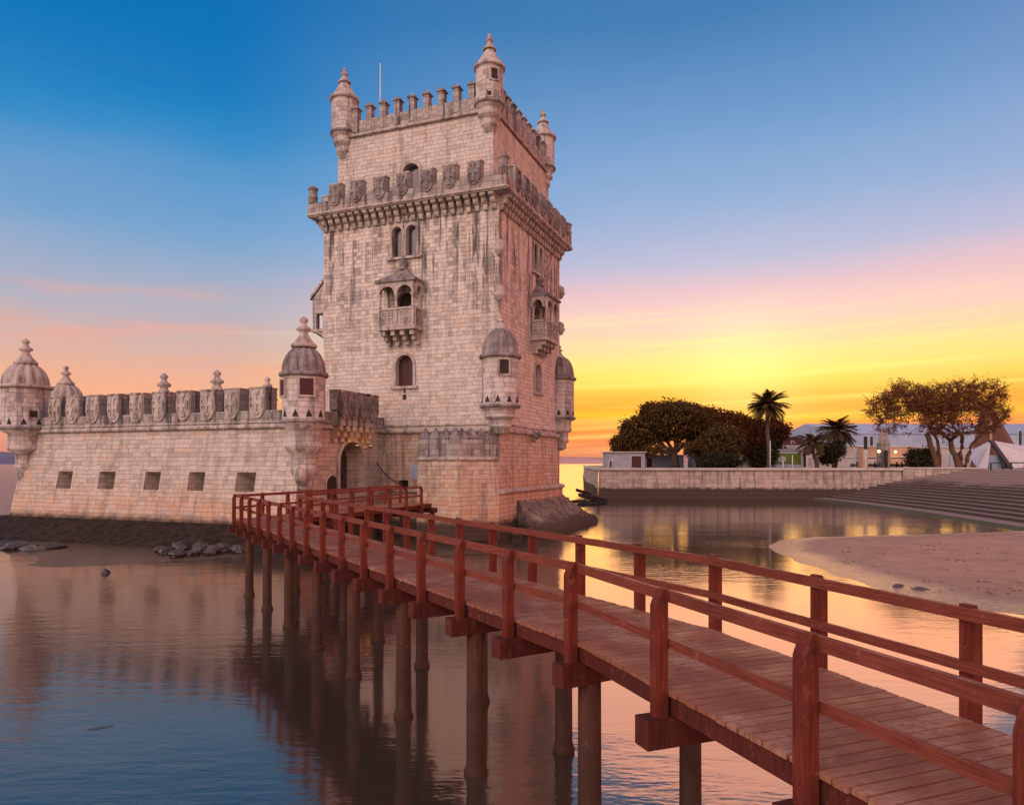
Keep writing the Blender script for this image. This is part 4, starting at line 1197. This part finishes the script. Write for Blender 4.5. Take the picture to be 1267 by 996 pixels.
rock('boulder', 'small dark lump of weed lying alone on the mud below the second gun port', 'boulder', on(131, 666, .2), (.3,.3,.25), None, seed=42)
rock('buoy', 'small dark ball floating in still water left of the bridge', 'buoy', on(131, 709), (.2,.2,.2), None, seed=0)
rock('stone', 'dark stone in shallow water by the sand bank, left one of two', 'stone', on(1112, 727), (.35,.25,.16), None, seed=43)
rock('stone', 'dark stone in shallow water by the sand bank, right one of two', 'stone', on(1138, 731), (.42,.25,.15), None, seed=44)
rock('stone', 'pale stone beside the rubble apron seen through the bridge railing', 'stone', on(640, 660, .2), (.6,.5,.4), None, 'apron', seed=45)
mb = MB(); a, b_ = on(108, 902, .01), on(141, 897, .01); mb.tube([a, a.lerp(b_, .5)+V(0,0,.01), b_], [.006,.008,.004], 6)
tag(mb.build('twig', M['darksteel'], None, a), 'thin dark twig floating on the blue water in the near left', 'twig')
# broken concrete between the tower and the quay
t = thing('broken_slab', 'tilted broken concrete slab in the water between tower and quay', 'slab', on(731, 617))
p = on(733, 619); mb = MB(); mb.box(p+V(0,0,.1), (3.2,4,.55), V(.95,.2,-.18).normalized(), V(-.2,.97,.05).normalized()); mb.build('slab', M['algae'], t)
p2_ = on(722, 613); mb = MB(); mb.box(p2_+V(0,0,.3), (2.6,1.0,.5), V(.9,.2,-.3).normalized(), V(-.2,.97,0).normalized()); mb.build('beam', M['algae'], t)
for k, (px, py, s_) in enumerate(((716,621,(1.6,.9,.3)), (742,623,(1.4,.9,.35)), (727,625,(1.8,.8,.3)))):
    rock('boulder', 'low dark rock awash beside the broken concrete slab', 'boulder', on(px, py), s_, 'rocks by the broken slab', 'algae', seed=50+k)

# ------------------------------------------------------------------ quay, steps and land
quay = thing('quay_wall', 'long coursed stone quay wall with a dark tide band below the white sheds', 'quay wall', (30, 109, 0))
qw = MB()
pts = [V(*p, 0) for p in WALL]
front_top = [pts[0]+V(-.0,0,0)]+pts[1:]
side = [V(15.5, 150, 0), V(26, 260, 0)]
chain_ = side[::-1]+[V(13.9, 116, 0), V(13.1, 112, 0)]+pts
for i in range(len(chain_)-1):
    a, b_ = chain_[i], chain_[i+1]; dd = (b_-a).normalized(); nn = V(dd.y, -dd.x, 0)
    nn = nn if nn.dot(V(0,-1,0)) > -.2 and not (nn.x > .5) else -nn
    qw.face([P3(a+nn*.35, -1), P3(b_+nn*.35, -1), P3(b_, LZ), P3(a, LZ)])
qw.build('wall', M['quay'], quay)
cp = MB()
for i in range(len(chain_)-1):
    a, b_ = chain_[i], chain_[i+1]; cp.beam(P3(a, LZ+.02), P3(b_, LZ+.02), .7, .34)
cp.build('coping', M['pale'], quay)
# upper retaining wall to the right, above the steps
# steps: offset copies of one curve
low = [on(px, py, .3)[:2] for px, py in ((1000,618.6),(1040,620.5),(1080,624),(1139,631.5),(1198,640.5),(1257,649.5))]
low = [V(*p, 0) for p in low]
low = [V(45.0, 108.2, 0), V(45.3, 104, 0), V(45.5, 99, 0), V(45.4, 94, 0)]+low[2:]+[V(41.2, 52, 0), V(40, 44, 0), V(38.5, 34, 0)]
low = resample(low, 40)
for _ in range(3): low = [low[0]]+[(low[i-1]+low[i]*2+low[i+1])/4 for i in range(1, len(low)-1)]+[low[-1]]
def offs(path, dd):
    o_ = []
    for i, p in enumerate(path):
        t = (path[min(i+1, len(path)-1)]-path[max(i-1, 0)]).normalized(); n = V(-t.y, t.x, 0)
        if n.x < 0 and n.y < 0: n = -n
        o_.append(p+n*dd)
    return o_
def outward(path):
    return path
steps = thing('embankment_steps', 'curving flight of wide stone steps descending to the basin, green weed along its foot', 'steps', (46, 70, 0))
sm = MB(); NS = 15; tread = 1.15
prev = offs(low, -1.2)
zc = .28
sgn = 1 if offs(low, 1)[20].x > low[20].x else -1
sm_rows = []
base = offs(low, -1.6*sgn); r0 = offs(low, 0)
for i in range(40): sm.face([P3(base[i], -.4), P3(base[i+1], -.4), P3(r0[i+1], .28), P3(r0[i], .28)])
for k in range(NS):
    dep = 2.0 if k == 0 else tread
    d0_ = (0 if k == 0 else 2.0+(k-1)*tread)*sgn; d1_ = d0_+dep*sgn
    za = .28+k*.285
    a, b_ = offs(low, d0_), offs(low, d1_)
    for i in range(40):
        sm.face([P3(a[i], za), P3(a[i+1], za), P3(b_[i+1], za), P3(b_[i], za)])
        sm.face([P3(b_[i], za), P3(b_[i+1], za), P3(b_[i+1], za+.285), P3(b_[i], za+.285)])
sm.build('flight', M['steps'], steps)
topc = offs(low, (2.0+(NS-1)*tread)*sgn)
# land sheet follows the wall and the head of the steps
land = [(p.x, p.y) for p in chain_[:-1]]+[(48.5, 107.2)]
lp = [p for p in topc if p.y < 106]
land += [(p.x, p.y) for p in lp]+[(400, 30), (900, 300), (900, 700), (120, 700)]
mb = MB(); tri = tessellate_polygon([[V(x, y, 0) for x, y in land]])
for tr in tri: mb.face([V(*land[i], LZ-.006) for i in tr])
struct(mb.build('land', M['land'], weld=False))

# ------------------------------------------------------------------ buildings on the far quay
def gp(px, Y): return V((px-CX)/F*Y, Y, LZ)
def zof(py, Y): return H+(HY-py)/F*Y
def hut(name, label, cat, px0, px1, py, Y, depth, m, roof='roofgrey', openings=(), pitch=0.0, group=None, over=.25, panels=()):
    x0, x1 = gp(px0, Y).x, gp(px1, Y).x; z1 = zof(py, Y)
    t = thing(name, label, cat, ((x0+x1)/2, Y+depth/2, LZ), group)
    mb = MB(); mb.box(((x0+x1)/2, Y+depth/2, LZ-.1), (x1-x0, depth, z1-LZ+.1)); mb.build('wall', M[m], t)
    mb = MB()
    if pitch:
        a = [(x0-over, Y-over, z1), (x1+over, Y-over, z1), (x1+over, Y+depth+over, z1), (x0-over, Y+depth+over, z1)]
        r0_, r1_ = (x0-over, Y+depth/2, z1+pitch), (x1+over, Y+depth/2, z1+pitch)
        mb.face([a[0], a[1], r1_, r0_]); mb.face([a[2], a[3], r0_, r1_]); mb.face([a[0], r0_, a[3]]); mb.face([a[1], a[2], r1_])
        mb.face(a)
    else: mb.box(((x0+x1)/2, Y+depth/2, z1+.003), (x1-x0+2*over, depth+2*over, .16))
    mb.build('roof', M[roof], t)
    for nm, q0, q1, y0, y1, mm in openings:
        a, b_ = gp(q0, Y).x, gp(q1, Y).x; za, zb = max(zof(y1, Y), LZ+.02), zof(y0, Y)
        mb = MB(); mb.box(((a+b_)/2, Y-.03, za), (b_-a, .12, zb-za)); o = mb.build(nm, M[mm], t)
        fm = MB(); w_ = .07
        for xx in (a-w_/2, b_+w_/2): fm.box((xx, Y-.04, za), (w_, .16, zb-za+w_))
        fm.box(((a+b_)/2, Y-.04, zb+.002), (b_-a, .15, w_)); fm.build('frame', M['greypole'], o)
    return t
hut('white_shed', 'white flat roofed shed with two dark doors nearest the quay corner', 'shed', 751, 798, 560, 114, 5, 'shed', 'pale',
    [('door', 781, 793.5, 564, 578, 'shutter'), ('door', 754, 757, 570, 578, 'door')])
hut('grey_shed', 'low pale blue shed beside the white shed, partly behind the fig trunk', 'shed', 798.5, 846, 564, 125, 5, 'bluewhite', 'pale',
    [('door', 800, 808, 566, 578, 'shutter'), ('door', 830, 834, 567, 578, 'shutter')])
hut('kiosk', 'small grey kiosk between the sheds and the olive tree', 'kiosk', 858, 878, 558, 124, 4, 'bluewhite', 'roofgrey', [('door', 861, 865, 565, 578, 'door')], 1.0)
hut('white_pavilion', 'low white pavilion with small dark windows behind the tall palm', 'pavilion', 905, 944, 562, 126, 6, 'white', 'white',
    [('window', 918, 923, 567, 572, 'glass'), ('window', 928, 932, 568, 572, 'glass')])
t = hut('green_panel_building', 'grey building with a green front panel and white round emblem', 'building', 943, 993, 557, 124, 7, 'roofgrey', 'white',
    [('panel', 950, 991, 561, 574, 'green'), ('door', 993.4, 997, 563, 578, 'door')])
p = gp(967, 124); mb = MB(); fr = Fr((p.x, 123.84, zof(568, 124)), (1,0,0), (0,-1,0))
mb.extrude(fr, [(.75*math.cos(a/16*2*math.pi)*(1+.15*math.sin(a*1.9)), .5*math.sin(a/16*2*math.pi)) for a in range(16)], 0, .04); mb.build('emblem', M['white'], t)
hut('raised_pavilion', 'white upper block with long flat roof behind the green panel building', 'building', 958, 1000, 552, 136, 8, 'white', 'white', [('window', 962, 990, 554.5, 557.5, 'glass')])
hut('long_white_hall', 'long white hall with a ledge line behind the two smaller palms', 'hall', 992, 1067, 552, 142, 14, 'pale', 'white',
    [('ledge', 993, 1066, 566, 566.8, 'roofgrey'), ('window', 1058, 1064, 558, 575, 'bluewhite')])
hut('lamplit_hall', 'orange lamplit hall with pale stone base right of the long white hall', 'hall', 1067.5, 1140, 553, 140, 12, 'orangewall', 'white',
    [('ledge', 1069, 1138, 566, 567, 'door'), ('window', 1074, 1082, 569, 576, 'pale')])
hut('white_annex', 'white annex seen between the plane tree trunks', 'annex', 1141, 1200, 554, 138, 10, 'pale', 'white', [('window', 1150, 1156, 561, 576, 'roofgrey'), ('window', 1172, 1177, 561, 576, 'bluewhite')])
wh = hut('warehouse', 'huge pale blue warehouse with long roof rising behind the halls', 'warehouse', 1046, 1420, 537, 185, 50, 'bluewhite', 'bluewhite',
    [('banner', 1070, 1073, 540, 552, 'darksteel'), ('banner', 1076, 1080, 540, 552, 'darksteel'), ('banner', 1260, 1264, 533, 552, 'darksteel')], 4.0)
hut('rooftop_block', 'dark square block rising behind the smaller palms', 'building', 1048, 1060, 527, 200, 12, 'shutter', 'door', [('window', 1051, 1057, 530, 533, 'glass')])
hut('rooftop_block', 'dark square block rising above the warehouse roof right of the obelisk', 'building', 1103, 1116, 524, 260, 12, 'roofgrey', 'roofgrey', [('window', 1106, 1113, 527, 530, 'glass')])
hut('far_house', 'dark distant house with low roof left of the smallest palm', 'house', 974, 993, 542, 190, 12, 'shutter', 'shutter', [('window', 979, 983, 546, 549, 'glass')])
hut('far_house', 'long low distant house under the far palms', 'house', 994, 1046, 545, 210, 12, 'brownsail', 'shutter', [('window', 1020, 1026, 548, 551, 'glass')], 1.5)
mb = MB(); p = gp(978.5, 190); mb.lathe((p.x, 196, LZ), [(.5,0),(.35,10),(.1,14)], 8); tag(mb.build('chimney_mast', M['shutter'], None, (p.x,196,LZ)), 'thin dark mast rising above the distant house', 'mast')
mb = MB(); p = gp(965.5, 150); mb.lathe((p.x, 150, LZ), [(.75,0),(.75,zof(541,150)-LZ-.3),(.85,zof(541,150)-LZ-.3),(.85,zof(541,150)-LZ)], 10); tag(mb.build('chimney', M['pale'], None, (p.x,150,LZ)), 'stubby pale chimney beside the tall palm', 'chimney')
# obelisk
Y = 122; p = gp(1093, Y); t = thing('obelisk', 'stone obelisk with a tapered top and dark doorway behind the quay', 'obelisk', p)
mb = MB(); mb.box(p, (1.9,1.9,.6)); mb.box(p+V(0,0,.6), (1.55,1.55,3.5), taper=.94); mb.box(p+V(0,0,4.1), (1.7,1.7,.2)); mb.box(p+V(0,0,4.3), (1.3,1.3,2.4), taper=.62); mb.build('shaft', M['trim'], t)
mb = MB(); mb.box(p+V(-.1,-.92,0.05), (.7,.1,3.0)); mb.build('doorway', M['door'], t)
# brown pyramid roof and white canopy
Y = 150; t = thing('pyramid_roof', 'tall brown pyramid shaped monument roof behind the white canopy', 'monument', gp(1232, Y))
b4 = [at(1200, 556, 146), at(1264, 556, 146), at(1272, 556, 165), at(1208, 556, 165)]
for q in b4: q.z = LZ
ap = [at(1213, 500, 150), at(1226, 502, 150), at(1227, 502, 153), at(1214, 500, 153)]
mb = MB()
for i in range(4): mb.face([b4[i], b4[(i+1)%4], ap[(i+1)%4], ap[i]])
mb.face(ap); mb.build('roof', M['brownsail'], t)
mb = MB(); mb.tube([at(1226,520,147), at(1226,545,146)], .25, 6); mb.build('light_slot', M['orangewall'], t)
t = thing('tent_canopy', 'white tent canopy with a dark slanting rib in front of the pyramid roof', 'canopy', gp(1230, 118))
apx = at(1226, 545, 120)
def tri3(mb, *p):
    n = (p[1]-p[0]).cross(p[2]-p[0]).normalized()*.04
    mb.face([q+n for q in p]); mb.face([q-n for q in p])
    for i in range(len(p)): mb.face([p[i]+n, p[(i+1)%len(p)]+n, p[(i+1)%len(p)]-n, p[i]-n])
mb = MB()
tri3(mb, apx, P3(at(1196,578,122), LZ+2.6), P3(at(1210,578,117), LZ)); tri3(mb, apx, P3(at(1210,578,117), LZ), P3(at(1222,578,117), LZ))
tri3(mb, apx, P3(at(1252,578,117), LZ), P3(at(1300,574,119), LZ+.6)); tri3(mb, apx, P3(at(1300,570,119), LZ+.6), at(1290, 556, 126))
tri3(mb, apx, P3(at(1196,578,122), LZ+2.6), at(1215,556,135)); tri3(mb, apx, at(1215,556,135), at(1290,556,126)); mb.build('membrane', M['white'], t)
mb = MB(); mb.beam(apx, P3(at(1251,578,116.6), LZ), .9, .3); mb.build('rib', M['darksteel'], t)
mb = MB(); mb.box(P3(at(1235,578,119), LZ), (3.2,.2,2.2)); mb.build('glass_front', M['bluewhite'], t)
# railing and benches at the head of the steps
for k, (px0, px1, lab) in enumerate(((1226, 1241, 'dark low barrier rail on the quay below the tent canopy, left one'), (1251, 1268, 'dark low barrier rail on the quay at the picture edge, right one'))):
    Yb = 97; a, b_ = gp(px0, Yb), gp(px1, Yb)
    t = thing('barrier_rail', lab, 'barrier', a, 'barrier rails above the steps')
    mb = MB(); mb.beam(P3(a, LZ+.95), P3(b_, LZ+.95), .12, .16); mb.build('rail', M['darksteel'], t)
    for q in (a, b_): mb = MB(); mb.box(q, (.16,.16,.95)); mb.build('post', M['darksteel'], t)
# small upper wall between quay and steps
t = thing('parapet_wall', 'short stone parapet wall stepping down beside the head of the steps', 'wall', gp(1150, 103))
mb = MB(); a, b_ = gp(1118, 106), gp(1215, 100)
mb.beam(P3(a, LZ-1.0), P3(b_, LZ-1.0), .6, 2.3); mb.build('wall', M['quay'], t)
mb = MB(); mb.beam(P3(a, LZ+.2), P3(b_, LZ+.2), .9, .2); mb.build('coping', M['pale'], t)
# lamp globes on the lamplit hall
m_, tt, bb = mat('warm_lamp'); bb.inputs['Emission Color'].default_value = (1,.62,.25,1); bb.inputs['Emission Strength'].default_value = 1.8
p = gp(1091.5, 117.5); t = thing('street_lamp', 'slim dark street lamp with one glowing globe on an arm in front of the obelisk', 'street lamp', p)
mb = MB(); mb.tube([p, P3(p, zof(557, 117.5))], [.11, .07], 8); mb.beam(P3(p, zof(560, 117.5)), P3(p, zof(560, 117.5))+V(-.6,0,0), .06, .08); mb.build('pole', M['darksteel'], t)
q = at(1087.5, 558.5, 117.5); mb = MB(); mb.lathe(q, [(0,-.28),(.2,-.2),(.28,0),(.2,.2),(0,.28)], 10); mb.build('globe', m_, t)
for k, px in enumerate((1108,)):
    p = at(px, 559, 139.4); t = thing('wall_lamp', 'small glowing wall lamp on the lamplit hall right of the obelisk', 'lamp', p)
    mb = MB(); mb.lathe(p, [(0,-.3),(.22,-.2),(.3,0),(.22,.2),(0,.3)], 10); mb.build('globe', m_, t)
    mb = MB(); mb.box(p+V(0,.32,-.1), (.12,.5,.12)); mb.build('bracket', M['darksteel'], t)
    ld = bpy.data.lights.new('wall_lamp_light', 'POINT'); lo = bpy.data.objects.new('wall_lamp_light', ld); COL.objects.link(lo)
    ld.energy = 45; ld.color = (1,.55,.25); ld.shadow_soft_size = .3; lo.parent = t; lo.location = (0,-.6,-.2)
# flag masts and light poles
for px, py0, Y, lab, mm in ((953, 545, 112, 'slim white mast standing in front of the tall palm', 'greypole'), (980.5, 563, 112, 'short white mast in front of the green panel', 'greypole'),
                            (969, 570, 112, 'shortest pale mast, between the two white masts', 'greypole')):
    p = gp(px, Y); t = thing('mast', lab, 'mast', p); mb = MB(); mb.tube([p, P3(p, zof(py0, Y))], [.09,.05], 8); mb.build('pole', M[mm], t)
    mb = MB(); mb.box(p, (.4,.4,.15)); mb.build('base', M['greypole'], t)
p = gp(1071, 115); t = thing('banner_post', 'tall narrow banner post, dark above and white below, left of the obelisk', 'banner', p)
mb = MB(); mb.box(P3(p, zof(568,115)), (.6,.12,zof(556,115)-zof(568,115))); mb.build('white_panel', M['white'], t)
mb = MB(); mb.box(P3(p, zof(556,115)+.003), (.55,.12,zof(540,115)-zof(556,115))); mb.build('dark_panel', M['darksteel'], t)
mb = MB(); mb.box(p, (.14,.1,zof(568,115)-LZ)); mb.build('pole', M['greypole'], t)
# low railing along the quay edge and parked scooters
for k in range(6):
    px = (1079, 1085, 1106, 1112, 1119, 1057)[k]; p = gp(px, 116)
    t = thing('scooter', 'dark parked scooter in the row behind the quay edge near the obelisk', 'scooter', p, 'scooters parked by the quay')
    mb = MB(); mb.box(p+V(0,0,.35), (1.1,.35,.3)); mb.box(p+V(.45,0,.5), (.15,.3,.6)); mb.box(p+V(-.25,0,.65), (.6,.32,.15)); mb.tube([p+V(.5,-.25,1.05), p+V(.5,.25,1.05)], .03, 6); mb.build('body', M['darksteel'], t)
    for sx_ in (-.5, .55):
        mb = MB(); n = 12; c_ = p+V(sx_, 0, .24)
        mb.tube([c_+V(.2*math.cos(a/n*2*math.pi), 0, .2*math.sin(a/n*2*math.pi)) for a in range(n+1)], .06, 6); mb.build('wheel', M['darksteel'], t)

# ------------------------------------------------------------------ trees
def leaves(mb, cen, rad, n, size, shell=.55, flat=.0, rnd=random):
    """leaf-sized faces through an ellipsoid, denser near its skin, gathered in clumps"""
    ncl = max(6, n//22)
    for k in range(ncl):
        while True:
            v = V(rnd.uniform(-1,1), rnd.uniform(-1,1), rnd.uniform(-1,1))
            if .05 < v.length <= 1: break
        r = v.length; v = v/r*(shell+(1-shell)*r**.5)
        cc = cen+V(v.x*rad[0], v.y*rad[1], v.z*rad[2])
        cr = size*rnd.uniform(1.2, 2.6)
        for _ in range(n//ncl):
            p = cc+V(rnd.gauss(0,.5), rnd.gauss(0,.5), rnd.gauss(0,.4))*cr
            a = V(rnd.gauss(0,1), rnd.gauss(0,1), rnd.gauss(0,1)).normalized(); b_ = a.cross(V(rnd.gauss(0,1), rnd.gauss(0,1), rnd.gauss(0,1))).normalized()
            s_ = size*rnd.uniform(.55, 1.2)
            mb.face([p-a*s_*.6, p+b_*s_*.35, p+a*s_*.6, p-b_*s_*.35], [(0,0),(1,0),(1,1),(0,1)])
def limb(mb, p, q, r0, r1, k=5, wob=.15, rnd=random):
    pts = [p.lerp(q, i/k)+(V(rnd.uniform(-1,1), rnd.uniform(-1,1), rnd.uniform(-.4,.4))*wob*(p-q).length*.3 if 0 < i < k else V(0,0,0)) for i in range(k+1)]
    mb.tube(pts, [r0+(r1-r0)*i/k for i in range(k+1)], 7)
def broadleaf(name, label, base, lean, th, tr, lobes, lm, bark='bark', n=2600, size=.55, group=None, cat='tree', seed=0):
    rnd = random.Random(seed)
    t = thing(name, label, cat, base, group)
    mb = MB(); fork = base+V(lean[0], lean[1], th)
    limb(mb, base-V(0,0,.2), fork, tr, tr*.7, 6, .08, rnd)
    for c_, r_ in lobes: limb(mb, fork-V(0,0,.1), c_.lerp(fork, .25), tr*.45, tr*.1, 5, .15, rnd)
    mb.build('trunk', M[bark], t)
    cm = MB()
    for c_, r_ in lobes:
        vol = (r_[0]*r_[1]*r_[2])**(1/3); leaves(cm, c_, r_, int(n*vol), size, .6, 0, rnd)
    cm.build('crown', M[lm], t, weld=False)
    return t
def lob(px, py, Y, rx, rz, ry=None):
    k = Y/F; return (at(px, py, Y), V(rx*k, (ry or rx)*k, rz*k))
Y = 120
broadleaf('fig_tree', 'broad dark evergreen tree with flat wide crown above the white shed', gp(836, Y), (-.3,0), 2.6, .75,
    [lob(835,521,Y,34,23), lob(800,532,Y,30,18,24), lob(779,548,Y,20,11,16), lob(812,517,Y,19,16), lob(856,520,Y,22,17), lob(866,534,Y+2,16,14), lob(842,512,Y,20,11), lob(804,512,Y,7,10), lob(768,553,Y,8,7)], 'leaf', 'bark', 2000, .42, seed=1)
broadleaf('fig_tree', 'round russet topped evergreen sloping down towards the tall palm', gp(900, Y+6), (0,0), 2.4, .6,
    [lob(880,526,Y+6,28,20), lob(905,533,Y+6,28,21), lob(925,545,Y+6,20,17), lob(893,539,Y+6,34,13), lob(930,551,Y+8,10,7)], 'leafred', 'bark', 2000, .42, seed=2)
broadleaf('olive_tree', 'olive brown bushy tree standing in front of the russet evergreen', gp(891, Y-4), (0,0), 1.6, .3,
    [lob(890,543,Y-4,22,16), lob(888,558,Y-4,22,12), lob(899,550,Y-4,17,13), lob(874,556,Y-4,14,14)], 'leafol', 'bark', 1500, .42, seed=3)
broadleaf('shrub', 'dense dark shrub under the olive tree on the quay edge', gp(889, Y-6), (0,0), .5, .15,
    [lob(888,570,Y-6,22,9), lob(878,571,Y-6,14,8), lob(902,572,Y-6,12,7)], 'leafbush', 'bark', 1300, .35, cat='shrub', seed=4)
broadleaf('small_tree', 'small leafy tree with thin stem between the fig trunk and the olive tree', gp(855, Y-5), (0,0), 2.4, .12,
    [lob(855,556,Y-5,10,8), lob(849,553,Y-5,7,6), lob(862,552,Y-5,8,7)], 'leaf', 'bark', 420, .35, seed=5)
broadleaf('small_tree', 'small leafy tree with thin stem in front of the pale blue shed', gp(807, Y-5), (0,0), 2.0, .12,
    [lob(806,559,Y-5,8,6), lob(815,556,Y-5,8,5), lob(800,557,Y-5,6,5)], 'leaf', 'bark', 400, .35, seed=6)
broadleaf('round_tree', 'reddish round tree close behind the tall palm trunk', gp(957, Y+8), (0,0), 4.5, .3,
    [lob(955,531,Y+8,18,10), lob(940,528,Y+8,11,8), lob(967,534,Y+8,9,8)], 'leafred', 'bark', 1500, .42, seed=7)
broadleaf('shrub', 'dark shrub at the foot of the tall palm', gp(945, Y+4), (0,0), 1.0, .15,
    [lob(940,566,Y+4,10,11), lob(950,560,Y+4,10,16), lob(957,553,Y+10,9,9)], 'leafbush', 'bark', 1300, .4, cat='shrub', seed=8)
broadleaf('shrub', 'rounded shrub leaning under the larger of the two small palms', gp(1030, 119), (0,0), 1.0, .15,
    [lob(1028,561,119,11,10), lob(1034,556,119,8,9), lob(1023,566,119,7,6)], 'leafbush', 'bark', 1200, .38, cat='shrub', seed=9)
broadleaf('shrub', 'dark spreading shrub left of the plane tree trunks', gp(1140, 110), (0,0), .6, .15,
    [lob(1140,572,110,15,8), lob(1136,565,110,10,7), lob(1147,563,110,9,7), lob(1131,563,110,6,4)], 'leafbush', 'bark', 1100, .35, cat='shrub', seed=10)
def palm(label, base, crown, rad, nf, seed, tr=.32):
    rnd = random.Random(seed); t = thing('palm_tree', label, 'palm tree', base, 'palm trees on the far quay')
    mb = MB(); k = 10; pts = [base.lerp(crown, i/k)+V(.12*math.sin(i*.7)*(1 if 0 < i < k else 0), 0, 0) for i in range(k+1)]
    mb.tube([base-V(0,0,.2)]+pts, [tr*1.5]+[tr*(1.15-.3*i/k) for i in range(k+1)], 10)
    mb.lathe(crown, [(tr*.85,-1.2),(tr*1.5,-.5),(tr*1.7,0),(tr*.8,.4),(0,.5)], 10); mb.build('trunk', M['bark'], t)
    cm = MB()
    for f in range(nf):
        a = 2*math.pi*f/nf*1.0+rnd.uniform(-.2,.2)+f*2.4; e = rnd.uniform(-.55, 1.35); ln = rad*rnd.uniform(.85, 1.12)
        hd = V(math.cos(a), math.sin(a), 0); spine = []
        p = crown.copy(); ang = e; m_ = 12
        for i in range(m_+1):
            spine.append(p.copy()); p = p+(hd*math.cos(ang)+V(0,0,1)*math.sin(ang))*ln/m_; ang -= (.085+.03*rnd.random())*(1 if e > -.2 else .6)
        cm.tube(spine, [.05*(1-i/m_*.8) for i in range(m_+1)], 4)
        sd_ = V(-hd.y, hd.x, 0)
        for i in range(2, m_):
            for q in range(2):
                b0 = spine[i].lerp(spine[i+1], q*.5); tg = (spine[i+1]-spine[i]).normalized()
                w_ = rad*.2*math.sin(math.pi*(.15+.8*(i/m_)))
                for s_ in (-1, 1):
                    tip = b0+sd_*s_*w_+tg*w_*.9-V(0,0,w_*.35)
                    cm.face([b0-tg*.10, b0+tg*.10, tip], [(0,0),(1,0),(.5,1)])
    cm.build('crown', M['palm'], t, weld=False)
palm('tallest palm tree with full round crown standing against the bright sky', gp(951, 118), at(950, 503, 118), 3.7, 84, 1)
palm('medium palm tree with drooping crown right of the smallest palm', gp(1033, 121), at(1036, 533, 121), 3.7, 66, 2, .3)
palm('smallest palm tree with curved trunk beside the long white hall', gp(1011, 116), at(1005, 549, 116), 3.0, 54, 3, .3)
# plane trees with thin autumn crowns
def plane_tree(label, trunks, crown, seed, npts=420):
    """crown grown towards points spread through its volume, each joined to the nearest wood"""
    rnd = random.Random(seed); base = trunks[0][0]; c_, rr = crown
    t = thing('plane_tree', label, 'tree', base, 'plane trees on the far quay')
    mb = MB(); nodes = []
    for b_, q, r in trunks:
        limb(mb, b_-V(0,0,.2), q, r, r*.7, 6, .1, rnd); nodes.append([q, r*.62, (q-b_).normalized()])
    pts = []
    while len(pts) < npts:
        v = V(rnd.uniform(-1,1), rnd.uniform(-1,1), rnd.uniform(-1,1))
        if v.length > 1 or (v.z < -.05 and math.hypot(v.x, v.y) < .8+v.z*.4): continue
        k = 1+.22*mn.noise(v*2.1+V(seed,0,0)); pts.append(c_+V(v.x*rr.x*k, v.y*rr.y*k, v.z*rr.z*k))
    root = sum((n[0] for n in nodes), V(0,0,0))/len(nodes)
    pts.sort(key=lambda p: (p-root).length)
    tips = []
    for p in pts:
        n = min(nodes, key=lambda n_: (n_[0]-p).length*(1+.25*(1-max(-1, min(1, (p-n_[0]).normalized().dot(n_[2]))))))
        d_ = p-n[0]; ln = d_.length
        if ln < .25: continue
        r0 = n[1]; r1 = max(.022, r0*.76 if ln < 3 else r0*.6)
        m_ = n[0]+d_*.5+n[2]*ln*.16-V(0,0,.03*ln)
        mb.tube([n[0], m_, p], [r0, (r0+r1)/2, r1], 5)
        nodes.append([p, r1, (p-m_).normalized()]); nodes.append([m_, (r0+r1)/2*.9, (p-n[0]).normalized()])
        tips.append((m_, p))
        for _ in range(8):
            e = p+V(rnd.gauss(0,.6), rnd.gauss(0,.6), rnd.gauss(.1,.5)); mb.tube([p.lerp(m_, rnd.random()*.6), p.lerp(e, .5)+V(0,0,.08), e], [.022,.017,.01], 3); tips.append((p, e))
    mb.build('trunk', M['barkp'], t)
    cm = MB()
    for a, b_ in tips:
        for _ in range(rnd.randint(3, 6)):
            p = a.lerp(b_, .35+.75*rnd.random())+V(rnd.gauss(0,.09), rnd.gauss(0,.09), rnd.gauss(0,.08))
            u = V(rnd.gauss(0,1), rnd.gauss(0,1), rnd.gauss(0,1)).normalized(); v = u.cross(V(rnd.gauss(0,1), rnd.gauss(0,1), rnd.gauss(0,1))).normalized(); s_ = rnd.uniform(.07,.125)
            cm.face([p-u*s_, p+v*s_*.7, p+u*s_, p-v*s_*.7], [(0,0),(1,0),(1,1),(0,1)])
    cm.build('crown', M['leafplane'], t, weld=False)
Y = 108
plane_tree('plane tree with trunk leaning left and thin reddish crown', [(gp(1162, Y), at(1146, 536, Y), .5), (gp(1163, Y+.5), at(1160, 545, Y+1), .3)], lob(1126, 508, Y, 53, 36, 42), 21)
plane_tree('plane tree with several upright trunks and wide russet crown in front of the brown pyramid', [(gp(1186, Y), at(1176, 545, Y), .5), (gp(1187, Y), at(1191, 540, Y+1), .38), (gp(1193, Y), at(1204, 548, Y), .35)], lob(1195, 507, Y, 54, 37, 42), 22, 470)
